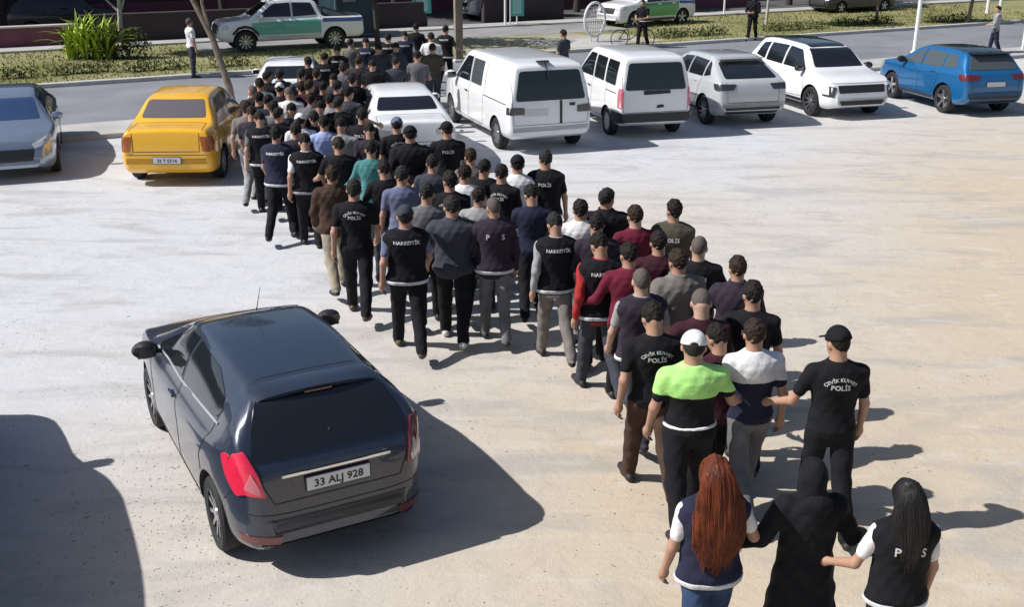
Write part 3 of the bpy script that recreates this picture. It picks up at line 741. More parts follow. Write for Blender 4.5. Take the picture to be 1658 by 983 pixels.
    def wheels(s, style='five', rimm=None, names=True):
        r = s.s['r']; w = s.s.get('tw', .20); x = s.s['W'] / 2 - w / 2 - .015; rr = r * .68
        key = ('wheel', r, w, style)
        if key not in CACHE:
            t = MB(); h = w / 2
            t.lathe([(rr * .96, -h * .9), (r * .93, -h), (r * .99, -h * .8), (r, -h * .5), (r, h * .5), (r * .99, h * .8), (r * .93, h), (rr * .96, h * .9), (rr * .9, 0)], 40, 'x', closed=True)
            tm = t.mesh('tyre', [M['tyre']]); q = MB()
            q.lathe([(.001, h * .25), (rr * .9, h * .25), (rr * .95, h * .1), (rr * .97, h * .92), (rr * 1.0, h * .96), (rr, -h * .6), (rr * .5, -h * .6)], 40, 'x', mi=1)
            n = {'five': 5, 'ten': 10, 'steel': 8, 'cross': 5}[style]
            for i in range(n):
                a = 2 * math.pi * i / n + .3
                if style in ('five', 'cross'): pr = [(.05, .030), (rr * .6, .028), (rr * .97, .048)]
                elif style == 'ten': pr = [(.04, .013), (rr * .97, .016)]
                else: pr = [(.04, .035), (rr * .95, .06)]
                V = []; F = []
                for rad, hw in pr:
                    for sg in (-1, 1):
                        for xx in (h * .3, h * .85 if rad > .06 else h * .7):
                            V.append((xx, rad * math.cos(a) - sg * hw * math.sin(a), rad * math.sin(a) + sg * hw * math.cos(a)))
                for j in range(len(pr) - 1):
                    o = j * 4; F += [(o, o + 1, o + 5, o + 4), (o + 2, o + 6, o + 7, o + 3), (o + 1, o + 3, o + 7, o + 5)]
                q.add(V, F, 0)
            q.lathe([(.001, h * .86), (.055, h * .84), (.065, h * .6)], 20, 'x', mi=0)
            CACHE[key] = (tm, q.mesh('rim', [M['rim'], M['rimd']], angle=30))
        tm, qm = CACHE[key]
        for y in s.s['axles']:
            for sx in (-1, 1):
                o = link('wheel', tm, s.root, (sx * x, y, r)); 
                if sx < 0: o.rotation_euler = (0, 0, math.pi)
                c = link('rim', qm, o)
    def mirrors(s, y, z, m, size=1.):
        for sx in (-1, 1):
            h = s.bv.ray_cast(Vector((sx * 4, y, z)), Vector((-sx, 0, 0))); x = abs(h[0].x) if h[0] else s.s['W'] / 2
            b = MB(); cx = sx * (x + .13 * size)
            b.lathe([(.001, -.055), (.045, -.05), (.075, -.02), (.082, .02), (.07, .055), (.001, .075)], 16, 'y', (0, 0, 0))
            b.v = [(cx + v[0] * 1.35 * size, y + v[1] * size, z + .03 + v[2] * .95 * size) for v in b.v]
            b.box((sx * (x + .03), y + .01, z), (.12, .05, .035), bev=.01)
            o = b.obj('wing_mirror', [m], s.root)
            g = MB(); g.box((cx, y - .054 * size, z + .03), (.15 * size, .008, .10 * size), bev=.003); g.obj('mirror_glass', [M['glass']], o)
    def handle(s, y, z, m, w=.17):
        for sx, vw in ((-1, 'left'), (1, 'right')):
            h = s.bv.ray_cast(Vector((sx * 4, y, z)), Vector((-sx, 0, 0)))
            if h[0]:
                b = MB(); b.box((h[0].x + sx * .018, y, z), (.025, w, .03), bev=.008); b.obj('door_handle', [m], s.root)
    def plate(s, y_, z, text, view='rear', w=.5, tilt=0, frame=True):
        a, b, d, o = VIEW[view]; h = s.bv.ray_cast(o + b * z, d); y = (h[0].y if h[0] else 0) - d.y * .012
        q = MB(); q.box((0, y, z), (w + .02, .012, .13), bev=.004); f = q.obj('licence_plate', [M['plateb']], s.root)
        q = MB(); q.box((0, y - d.y * .008, z), (w, .006, .11), bev=.002); p = q.obj('plate_face', [M['plate']], f)
        if text:
            A, F_ = text_mesh(text, .088, bold=.0018); sg = 1 if view == 'rear' else -1; mx = max(abs(v.x) for v in A); kx = min(1, (w / 2 - .02) / mx)
            link('plate_lettering', meshof('plate_lettering', [(v.x * sg * kx, y - d.y * .013, z - .032 + v.y) for v in A], F_, M['seam'], smooth=False), f)
    def place(s, p, heading):
        s.root.location = (p[0], p[1], 0); s.root.rotation_euler = (0, 0, R(heading)); return s
def at_wheel(spec, px, heading, axle=0, side=-1):
    """root position so that the given wheel stands on the ground point seen at px"""
    g = G(*px); w = Vector((side * (spec['W'] / 2 - .02), spec['axles'][axle], 0)); w.rotate(Euler((0, 0, R(heading)))); return (g.x - w.x, g.y - w.y)

# --- dark hatchback in the foreground
def hatch_spec():
    return dict(L=3.95, W=1.67, H=1.43, roofw=1.05, beltw=.90, r=.305, tw=.195, axles=(-1.27, 1.22), bulge=1.0,
        top=[(-1.975, .52), (-1.955, .66), (-1.93, .86), (-1.86, .99), (-1.76, 1.12), (-1.60, 1.30), (-1.50, 1.365), (-1.2, 1.40), (-.5, 1.43), (.05, 1.405), (.35, 1.34), (1.05, 1.02), (1.15, .98), (1.6, .90), (1.82, .78), (1.92, .62), (1.975, .45)],
        belt=[(-1.975, .9), (-1.7, 1.06), (-1.0, 1.00), (1.0, .90), (1.975, .8)], plan=[(-1.975, .64), (-1.93, .75), (-1.84, .85), (-1.65, .93), (-1.3, .98), (-.9, 1.), (1.0, 1.), (1.5, .96), (1.8, .86), (1.92, .74), (1.975, .6)],
        bot=[(-1.975, .33), (-1.85, .24), (-1.5, .2), (1.6, .19), (1.975, .27)])
def build_hatch():
    P = paint('paint_dark_slate', (.027, .037, .064), .2, .28)
    s = hatch_spec(); c = Car('parked_car', 'dark blue-grey hatchback with a dusty bright red left tail lamp, alone in the foreground', 'car', s, P)
    # glass
    c.patch('rear_window', 'rear', [(-.63, .98), (.63, .98), (.57, 1.18), (.48, 1.345), (-.48, 1.345), (-.57, 1.18)], M['glass'], .006, .06)
    c.patch('windshield', 'front', [(-.62, 1.01), (.62, 1.01), (.47, 1.345), (-.47, 1.345)], M['glass'], .004, .05)
    for vw in ('left', 'right'):
        c.patch('front_side_window', vw, [(-.08, 1.01), (-.08, 1.345), (.28, 1.305), (.80, 1.03), (.78, .985)], M['glass'], .004, .03)
        c.patch('rear_side_window', vw, [(-.16, 1.015), (-.16, 1.345), (-.80, 1.335), (-1.18, 1.25), (-1.28, 1.17), (-1.20, 1.10)], M['glass'], .004, .03)
        c.line('window_moulding', vw, [(.84, .975), (-.10, .992), (-1.30, 1.085)], .02, M['clear'], .006)
        c.line('door_seam', vw, [(.92, .98), (.86, .70), (.80, .36), (-.22, .32), (-.20, .62), (-.12, 1.0), (-.12, 1.40)], .008)
        c.line('door_seam', vw, [(-.22, .34), (-.92, .34), (-1.02, .55), (-1.0, .72), (-1.22, 1.0), (-1.27, 1.2)], .008)
        c.line('bumper_seam', vw, [(-1.58, .60), (-1.72, .72), (-1.86, .74)], .008)
        t = c.patch('tail_lamp', vw, [(-1.60, 1.00), (-1.68, 1.02), (-1.82, .90), (-1.91, .77), (-1.80, .72), (-1.68, .84)], M['red'] if vw == 'left' else M['redd'], .012, .03, .03)  # right lamp gets a darker red, shade put into its colour
        sx = -1 if vw == 'left' else 1
        pl = [(.66, 1.06), (.73, 1.03), (.76, .90), (.74, .76), (.56, .73), (.60, .90)]
        c.patch('tail_lamp', 'rear', [(x * sx, z) for x, z in (pl if sx > 0 else pl[::-1])], M['red'], .012, .02, .03, merge=t)
        pl = [(.64, .92), (.69, .80), (.60, .75), (.595, .80)]
        c.patch('lamp_lens', 'rear', [(x * sx, z) for x, z in (pl if sx > 0 else pl[::-1])], M['pinkl'] if vw == 'left' else M['clear'], .017, .01, .03, parent=t)
        pl = [(.46, .39), (.74, .40), (.73, .33), (.48, .32)]
        c.patch('rear_reflector', 'rear', [(x * sx, z) for x, z in (pl if sx > 0 else pl[::-1])], M['redd'], .006, .015)
        c.patch('headlight', 'front', [(x * sx, z) for x, z in [(.42, .70), (.80, .86), (.82, .76), (.5, .62)][::sx]], M['clear'], .006, .02)
        c.patch('sill_trim', vw, [(-.9, .20), (.85, .19), (.85, .27), (-.9, .28)], M['black'], .004, .01)
    c.patch('grille', 'front', [(-.55, .56), (.55, .56), (.45, .38), (-.45, .38)], M['black'], .005, .03)
    c.patch('bumper_insert', 'rear', [(-.62, .31), (.62, .31), (.56, .24), (-.56, .24)], M['black'], .006, .02)
    c.patch('chrome_strip', 'rear', [(-.43, .848), (.43, .848), (.43, .866), (-.43, .866)], M['chrome'], .014, .006)
    c.patch('plate_recess', 'rear', [(-.34, .70), (.34, .70), (.36, .838), (-.36, .838)], P, .002, .02)
    c.line('tailgate_seam', 'rear', [(-.60, 1.0), (-.565, .80), (-.50, .655), (.50, .655), (.565, .80), (.60, 1.0)], .009)
    c.line('bumper_crease', 'rear', [(-.84, .60), (-.4, .565), (.4, .565), (.84, .60)], .008)
    c.line('roof_line', 'top', [(-.40, -1.30), (.40, -1.30)], .006)
    # spoiler lip
    b = MB(); n = 18; V = []; F = []
    for i in range(n + 1):
        t = i / n * 2 - 1; x = t * .50; h = c.bv.ray_cast(Vector((x, -1.38, 3)), Vector((0, 0, -1))); z = h[0].z; e = .03 * t * t
        V += [(x, -1.36, z + .002), (x, -1.50, z + .012 - e * .3), (x, -1.60 + e, z - .012 - e), (x, -1.585 + e, z - .045 - e), (x, -1.44, z - .06)]
    for i in range(n):
        for k in range(5): F.append((i * 5 + k, i * 5 + 5 + k, i * 5 + 5 + (k + 1) % 5, i * 5 + (k + 1) % 5))
    F += [(0, 1, 2, 3, 4), tuple(range(n * 5 + 4, n * 5 - 1, -1))]; b.add(V, F); sp = b.obj('roof_spoiler', [P], c.root, angle=40)
    MB().box((0, -1.597, 1.345), (.22, .008, .018), bev=.003).obj('brake_lamp', [M['redd']], sp)
    c.wheels('ten'); c.mirrors(.72, .97, M['black'], 1.1); c.handle(-.02, .86, P); 
    c.plate(0, .762, '33 ALJ 928')
    b = MB(); b.tube([(0, .05, 1.46), (0, .02, 1.50), (0.01, -.10, 1.72)], [.008, .004, .002], 6); b.obj('antenna', [M['black']], c.root)
    b = MB(); b.tube([(0, -1.78, 1.045), (0, -1.80, 1.09), (.02, -1.76, 1.11)], .012, 8); b.tube([(.0, -1.80, 1.075), (.28, -1.75, 1.10), (.46, -1.73, 1.105)], .008, 6); b.obj('rear_wiper', [M['black']], c.root)
    return c
def sedan(name, label, P, W=1.74, L=4.35, H=1.50, trunk=1.02, glassm=None, lampm=None, plate=None, r=.30, style='steel', lamp='tall', slope=0.):
    h = L / 2
    s = dict(L=L, W=W, H=H, roofw=1.16, beltw=.90, r=r, tw=.19, axles=(-h + .82, h - .84),
        top=[(-h, .55), (-h + .02, .80), (-h + .06, trunk - .04), (-h + .14, trunk), (-h + .52, trunk + .03), (-h + .66, trunk + .07), (-h + 1.18, H - .07), (-h + 1.45, H - .02), (-h + 2.1, H), (h - 1.75, H - .06), (h - 1.02, .98), (h - .9, .95), (h - .4, .87), (h - .14, .76), (h - .04, .6), (h, .45)],
        belt=[(-h, .92), (-h + .8, .98), (0, .94), (h - 1, .90), (h, .8)], plan=[(-h, .86), (-h + .05, .92), (-h + .2, .965), (-h + .6, .99), (0, 1.), (h - .9, .99), (h - .4, .93), (h - .12, .80), (h, .64)],
        bot=[(-h, .34), (-h + .15, .24), (-h + .5, .2), (h - .4, .19), (h, .28)])
    c = Car(name, label, 'car', s, P); g = glassm or M['glass']
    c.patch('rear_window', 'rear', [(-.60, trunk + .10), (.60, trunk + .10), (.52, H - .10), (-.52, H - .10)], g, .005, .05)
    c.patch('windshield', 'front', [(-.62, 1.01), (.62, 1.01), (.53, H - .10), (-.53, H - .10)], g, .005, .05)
    m0 = -h + 1.95
    for vw in ('left', 'right'):
        sx = -1 if vw == 'left' else 1
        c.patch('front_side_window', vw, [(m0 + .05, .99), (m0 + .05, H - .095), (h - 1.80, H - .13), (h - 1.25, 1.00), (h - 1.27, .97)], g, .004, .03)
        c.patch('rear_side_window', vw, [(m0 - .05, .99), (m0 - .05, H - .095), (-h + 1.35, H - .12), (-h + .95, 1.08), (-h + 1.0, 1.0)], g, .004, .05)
        c.line('door_seam', vw, [(h - 1.2, .98), (h - 1.2, .36), (m0, .32), (m0, H - .06)], .009)
        c.line('door_seam', vw, [(m0, .32), (-h + 1.3, .34), (-h + 1.12, .62), (-h + .95, 1.0)], .009)
        if lamp == 'tall': pl = [(.62, .93), (.80, .93), (.84, .80), (.82, .66), (.66, .66)]; sd = [(-h + .02, .93), (-h + .20, .92), (-h + .15, .68), (-h + .02, .66)]
        else: pl = [(.42, .90), (.82, .93), (.84, .80), (.44, .79)]; sd = [(-h + .02, .93), (-h + .30, .92), (-h + .22, .80), (-h + .02, .80)]
        t = c.patch('tail_lamp', vw, sd, lampm or M['redd'], .006, .02)
        c.patch('tail_lamp', 'rear', [(x * sx, z) for x, z in pl[::sx]], lampm or M['redd'], .008, .02, .03, merge=t)
        c.patch('headlight', 'front', [(x * sx, z) for x, z in [(.45, .70), (.80, .84), (.82, .72), (.5, .62)][::sx]], M['clear'], .006, .02)
    c.patch('grille', 'front', [(-.5, .62), (.5, .62), (.45, .40), (-.45, .40)], M['black'], .005, .03)
    c.line('trunk_seam', 'rear', [(-.61, trunk - .02), (-.60, .66), (.60, .66), (.61, trunk - .02)], .010)
    c.line('trunk_seam', 'top', [(-.66, -h + .08), (-.64, -h + .56), (.64, -h + .56), (.66, -h + .08)], .010)
    c.line('bumper_seam', 'rear', [(-.86, .60), (.86, .60)], .010)
    c.wheels(style); c.mirrors(h - 1.32, .99, P); c.handle(m0 + .22, .86, P); c.handle(-h + 1.30, .88, P)
    if plate is not None: c.plate(0, .50, plate)
    return c
def suv(name, label, P, W=1.85, L=4.45, H=1.66, roofm=None, r=.35, style='five', tall=0, glassm=None, lampm=None, plate=None, front='wide', group='vehicles parked around the dirt lot', rake=.35, claddings=True, plate_txt=''):
    h = L / 2
    s = dict(L=L, W=W, H=H, roofw=1.22, beltw=.91, r=r, tw=.22, axles=(-h + .85, h - .88),
        top=[(-h, .60), (-h + .02, .85), (-h + .07, 1.02), (-h + .14, 1.10), (-h + .14 + rake, H - .12), (-h + .24 + rake, H - .05), (-h + 1.2, H), (h - 2.0, H - .03), (h - 1.65, H - .12), (h - 1.05, 1.12), (h - .9, 1.08), (h - .35, 1.0), (h - .12, .88), (h - .03, .68), (h, .5)],
        belt=[(-h, 1.02), (-h + .6, 1.10), (0, 1.04), (h - 1, 1.0), (h, .92)], plan=[(-h, .86), (-h + .05, .92), (-h + .2, .965), (-h + .6, .99), (0, 1.), (h - .9, .99), (h - .4, .95), (h - .12, .86), (h, .72)],
        bot=[(-h, .42), (-h + .2, .30), (-h + .5, .25), (h - .4, .24), (h, .34)])
    c = Car(name, label, 'car', s, P, group); g = glassm or M['glass']; yr = -h + .14
    c.patch('rear_window', 'rear', [(-.66, 1.14), (.66, 1.14), (.55, H - .13), (-.55, H - .13)], g, .006, .06)
    c.patch('windshield', 'front', [(-.68, 1.15), (.68, 1.15), (.56, H - .11), (-.56, H - .11)], g, .005, .05)
    if roofm: c.patch('roof_panel', 'top', [(-.53, -h + .30 + rake), (.53, -h + .30 + rake), (.50, h - 1.72), (-.50, h - 1.72)], roofm, .004, .08, .08)
    m0 = -h + 2.0
    for vw in ('left', 'right'):
        sx = -1 if vw == 'left' else 1
        c.patch('front_side_window', vw, [(m0 + .04, 1.08), (m0 + .04, H - .11), (h - 1.85, H - .15), (h - 1.30, 1.10), (h - 1.33, 1.06)], g, .004, .03)
        c.patch('rear_side_window', vw, [(m0 - .04, 1.08), (m0 - .04, H - .11), (-h + 1.12, H - .12), (-h + 1.12, 1.10)], g, .004, .03)
        c.patch('quarter_window', vw, [(-h + 1.04, 1.11), (-h + 1.04, H - .12), (-h + .5 + rake * .6, H - .16), (-h + .45 + rake * .3, 1.18)], g, .004, .04)
        c.line('door_seam', vw, [(h - 1.25, 1.05), (h - 1.22, .44), (m0, .40), (m0, H - .07)], .010)
        c.line('door_seam', vw, [(m0, .40), (-h + 1.38, .42), (-h + 1.2, .72), (-h + 1.08, 1.1)], .010)
        if claddings: c.patch('sill_trim', vw, [(-h + 1.25, .26), (h - 1.3, .26), (h - 1.3, .38), (-h + 1.25, .38)], M['black'], .005, .01)
        sd = [(-h + .02, 1.04), (-h + .34, 1.03), (-h + .25, .90), (-h + .02, .88)]; pl = [(.42, 1.03), (.84, 1.04), (.88, .90), (.5, .90)]
        t = c.patch('tail_lamp', vw, sd, lampm or M['redd'], .006, .02)
        c.patch('tail_lamp', 'rear', [(x * sx, z) for x, z in pl[::sx]], lampm or M['redd'], .008, .02, .04, merge=t)
        if front == 'stack': pf = [(.68, .80), (.88, .84), (.88, .58), (.74, .56)]
        else: pf = [(.50, .84), (.86, .94), (.88, .80), (.56, .76)]
        c.patch('headlight', 'front', [(x * sx, z) for x, z in pf[::sx]], M['rimd'] if front == 'stack' else M['clear'], .008, .02)
    if front == 'stack':
        c.patch('grille', 'front', [(-.64, .84), (.64, .84), (.62, .66), (-.62, .66)], M['black'], .007, .03)
        c.patch('front_bumper_intake', 'front', [(-.60, .48), (.60, .48), (.56, .37), (-.56, .37)], M['black'], .006, .02)
        c.line('daytime_strip', 'front', [(-.80, .885), (.80, .885)], .025, M['clear'], .008)
    else:
        c.patch('grille', 'front', [(-.5, .84), (.5, .84), (.46, .60), (-.46, .60)], M['black'], .006, .04)
    c.patch('bumper_insert', 'rear', [(-.70, .50), (.70, .50), (.64, .34), (-.64, .34)], M['black'], .006, .03)
    c.line('tailgate_seam', 'rear', [(-.66, 1.1), (-.64, .62), (.64, .62), (.66, 1.1)], .010)
    b = MB(); b.box((0, -h + .13 + rake, H - .055), (1.10, .22, .035), bev=.012); b.obj('roof_spoiler', [roofm or P], c.root)
    c.wheels(style); c.mirrors(h - 1.38, 1.09, roofm or P, 1.15); c.handle(m0 + .22, .96, P); c.handle(-h + 1.38, .98, P)
    if plate is not None: c.plate(0, .80, plate)
    return c
def van(name, label, P, W, L, H, hoodl, belt, cat='van', r=.33, style='steel', split=False, panes=3, dark_bumper=False, plate=None, group='vehicles parked around the dirt lot', lampm=None, pane_first_blank=False):
    h = L / 2; ct = h - hoodl
    s = dict(L=L, W=W, H=H, roofw=W * .78, beltw=.945, r=r, tw=.2, axles=(-h + .85, h - .85),
        top=[(-h, .60), (-h + .015, .95), (-h + .05, belt + .1), (-h + .16, H - .10), (-h + .24, H - .04), (-h + .8, H), (ct - .95, H - .03), (ct - .7, H - .09), (ct, belt + .10), (ct + .12, belt + .03), (h - .25, belt - .14), (h - .08, belt - .30), (h - .02, .7), (h, .5)],
        belt=[(-h, belt), (0, belt), (ct, belt - .02), (h, belt - .2)], plan=[(-h, .90), (-h + .04, .945), (-h + .16, .98), (-h + .5, 1.), (ct, 1.), (h - .35, .93), (h - .1, .82), (h, .68)],
        bot=[(-h, .38), (-h + .2, .30), (h - .4, .24), (h, .32)])
    c = Car(name, label, cat, s, P, group); hw = W / 2; g = M['glass']
    c.patch('windshield', 'front', [(-hw * .80, belt + .12), (hw * .80, belt + .12), (hw * .66, H - .12), (-hw * .66, H - .12)], g, .005, .05)
    if split: 
        for sx in (-1, 1): c.patch('rear_window', 'rear', [(x * sx, z) for x, z in [(.03, belt + .03), (hw * .80, belt + .03), (hw * .68, H - .16), (.03, H - .16)][::sx]], g, .006, .05)
    else: c.patch('rear_window', 'rear', [(-hw * .82, belt - .02), (hw * .82, belt - .02), (hw * .70, H - .17), (-hw * .70, H - .17)], g, .007, .07)
    y1 = ct - .25
    for vw in ('left', 'right'):
        sx = -1 if vw == 'left' else 1
        c.patch('front_side_window', vw, [(y1 - .95, belt + .05), (y1 - .95, H - .16), (y1 - .55, H - .17), (y1 + .05, belt + .08), (y1, belt + .04)], g, .005, .04)
        y2 = y1 - 1.05; seg = (y2 + h - .30) / (panes - 1)
        for i in range(panes - 1):
            if pane_first_blank and i > 0: continue
            a = y2 - seg * i; b = a - (seg * .87 if not pane_first_blank else .72)
            c.patch('rear_side_window', vw, [(a, belt + .05), (a, H - .17), (b, H - .17), (b, belt + .05)], g if not pane_first_blank else M['glassl'], .005, .05)
        c.line('door_seam', vw, [(y1 + .25, belt), (y1 + .2, .42), (y1 - 1.0, .38), (y1 - 1.0, H - .1)], .010)
        c.line('door_seam', vw, [(y1 - 1.0, .38), (y1 - 2.0, .38), (y1 - 2.0, H - .12)], .010)
        c.line('slide_rail', vw, [(y1 - 2.0, belt - .10), (-h + .25, belt - .10)], .02)
        if split or pane_first_blank:
            pl = [(hw * .62, .98), (hw * .93, 1.0), (hw * .95, .84), (hw * .62, .84)]; sd = [(-h + .01, .99), (-h + .18, .99), (-h + .18, .84), (-h + .01, .84)]
        else: pl = [(hw * .86, belt + .02), (hw * .93, belt + .02), (hw * .97, .72), (hw * .86, .72)]; sd = [(-h + .01, belt + .02), (-h + .16, belt + .02), (-h + .13, .72), (-h + .01, .72)]
        lm = lampm or M['redd']; t = c.patch('tail_lamp', vw, sd, lm, .006, .02)
        c.patch('tail_lamp', 'rear', [(x * sx, z) for x, z in pl[::sx]], lm, .008, .02, .04, merge=t)
        c.patch('headlight', 'front', [(x * sx, z) for x, z in [(hw * .55, .84), (hw * .9, .95), (hw * .93, .78), (hw * .58, .72)][::sx]], M['clear'], .008, .02)
        if dark_bumper: c.patch('bumper_corner', vw, [(-h + .01, .40), (-h + .50, .32), (-h + .48, .62), (-h + .01, .62)], M['black'], .012, .02)
    if dark_bumper: c.patch('rear_bumper', 'rear', [(-hw * .96, .40), (hw * .96, .40), (hw * .96, .60), (-hw * .96, .60)], M['black'], .014, .02)
    c.patch('grille', 'front', [(-.45, .80), (.45, .80), (.42, .62), (-.42, .62)], M['black'], .006, .03)
    c.line('tailgate_seam', 'rear', [(-hw * .86, H - .15), (-hw * .9, belt - .2), (-hw * .86, .62), (hw * .86, .62), (hw * .9, belt - .2), (hw * .86, H - .15)], .010)
    c.wheels(style); c.mirrors(y1 - .02, belt + .06, P if not dark_bumper else M['black'], 1.3); c.handle(y1 - .85, belt - .16, M['black'])
    if plate is not None: c.plate(0, .80, plate)
    return c
# ------------------------------------------------------------ vehicles in place
WHITE = paint('paint_white', (.80, .81, .83)); SILVER = paint('paint_silver', (.42, .45, .49), .6, .25); YEL = paint('paint_yellow', (.86, .46, .02), 0., .3)
GLOSSB = paint('paint_black', (.012, .013, .016)); BLUE = paint('paint_blue', (.012, .14, .36), .35, .3); PALE = paint('paint_silver_white', (.55, .57, .59), .2, .3)
c = build_hatch(); c.place(at_wheel(c.s, (352, 887), 28.5, 0, -1), 28.5)
c = sedan('parked_car', 'silver saloon with a reflecting windscreen facing the camera at the left edge of the lot', paint('paint_silver_blue', (.30, .36, .46), .6, .25), glassm=mat('blue_tinted_glass', (.03, .06, .15), .08, 0, .5, spec=.8), W=1.80, L=4.5, H=1.45, trunk=1.03, r=.32, style='five', plate='')  # blue sky reflection painted into the base colour of the glass
q = G(101, 290); k = Vector((-c.s['W'] / 2, 2.2, 0)); k.rotate(Euler((0, 0, R(201)))); c.place((q.x - k.x, q.y - k.y), 201)
c = sedan('parked_taxi', 'yellow saloon parked by the kerb beside the leaning tree', YEL, glassm=M['taxiglass'], lampm=M['orange'], plate='33 T 0714', W=1.74, L=4.25, H=1.54, trunk=1.06)
c.place(at_wheel(c.s, (221, 287), 2, 0, -1), 2); c.root['category'] = 'car'
c = sedan('parked_car', 'white saloon seen from behind beside the crowd, with a dark grey rear window', WHITE, plate='', W=1.76, L=4.45, H=1.46, trunk=1.06, lamp='wide', lampm=M['clear'], style='five')
WS = c
c = van('parked_van', 'white minibus with rear wiper and narrow black tailgate strip beside the white saloon', WHITE, 1.90, 5.0, 1.88, 1.05, 1.13, plate=None, panes=3, pane_first_blank=True, lampm=M['rimd'])
VN = c
c.patch('tailgate_strip', 'rear', [(.20, .62), (.25, .62), (.25, 1.10), (.20, 1.10)], M['black'], .009, .005); c.patch('door_lock', 'rear', [(.42, .98), (.54, .98), (.54, 1.04), (.42, 1.04)], M['black'], .008, .01)
b = MB(); b.box((-.12, -2.28, 1.885), (.28, .10, .04), bev=.015); b.tube([(-.1, -2.34, 1.87), (-.06, -2.43, 1.70), (-.04, -2.47, 1.52)], [.016, .013, .01], 8); b.obj('rear_wiper', [M['black']], c.root)
c.patch('plate_panel', 'rear', [(-.62, .80), (-.06, .80), (-.06, .94), (-.62, .94)], M['plate'], .006, .01)
c = van('parked_van', 'white compact van with black side windows and dark rear bumper right of the minibus', WHITE, 1.74, 4.2, 1.85, 1.0, 1.12, dark_bumper=True, lampm=M['pinkl'], r=.31)
DB = c
c.patch('handle_bar', 'rear', [(-.28, 1.00), (.34, 1.02), (.34, 1.09), (-.28, 1.09)], M['black'], .012, .02); c.patch('tailgate_badge', 'rear', [(.02, .70), (.20, .72), (.18, .78), (.04, .77)], M['black'], .008, .02)
c = suv('parked_car', 'silver-white coupe-shaped crossover, rear towards camera, between the compact van and the white car facing out', PALE, W=1.82, L=4.4, H=1.58, lampm=M['rimd'], style='ten', rake=.75, r=.34)
SC = c
c = suv('parked_car', 'white crossover with a black roof facing the camera beside the blue car', WHITE, W=1.86, L=4.45, H=1.66, roofm=GLOSSB, front='stack', style='ten', r=.36)
CX = c
c = suv('parked_car', 'bright blue crossover with dark roof at the right end of the parked row', BLUE, W=1.78, L=4.1, H=1.57, roofm=GLOSSB, lampm=M['redd'], plate='', style='cross', r=.35, rake=.28, glassm=M['glassl'])
BL = c
WS.place(at_wheel(WS.s, (592, 274), 13, 0, -1), 13)
VN.place(at_wheel(VN.s, (803, 240), 20, 0, -1), 20)
DB.place(at_wheel(DB.s, (981, 217), 14, 0, -1), 14)
SC.place(at_wheel(SC.s, (1136, 200), 14, 0, -1), 14)
CX.place(at_wheel(CX.s, (1308, 187), 196, 1, 1), 196)
BL.place(at_wheel(BL.s, (1522, 182), 13, 0, -1), 13)
BL.root['label'] = 'bright blue crossover with dark roof at the right end of the parked row'
# white car behind the crowd at the road
c = sedan('parked_car', 'white hatchback mostly hidden behind the far part of the crowd at the kerb', WHITE, W=1.74, L=4.1, H=1.46); p = G(466, 94, 1.46); c.place((p.x, p.y + .3), 8)
# the car just outside the left edge whose shadow falls into the picture
c = suv('parked_car', 'grey car standing just outside the left edge, its shadow on the dirt', SILVER, W=1.82, L=4.3, H=1.74); c.place((-5.5, 7.6), 24)
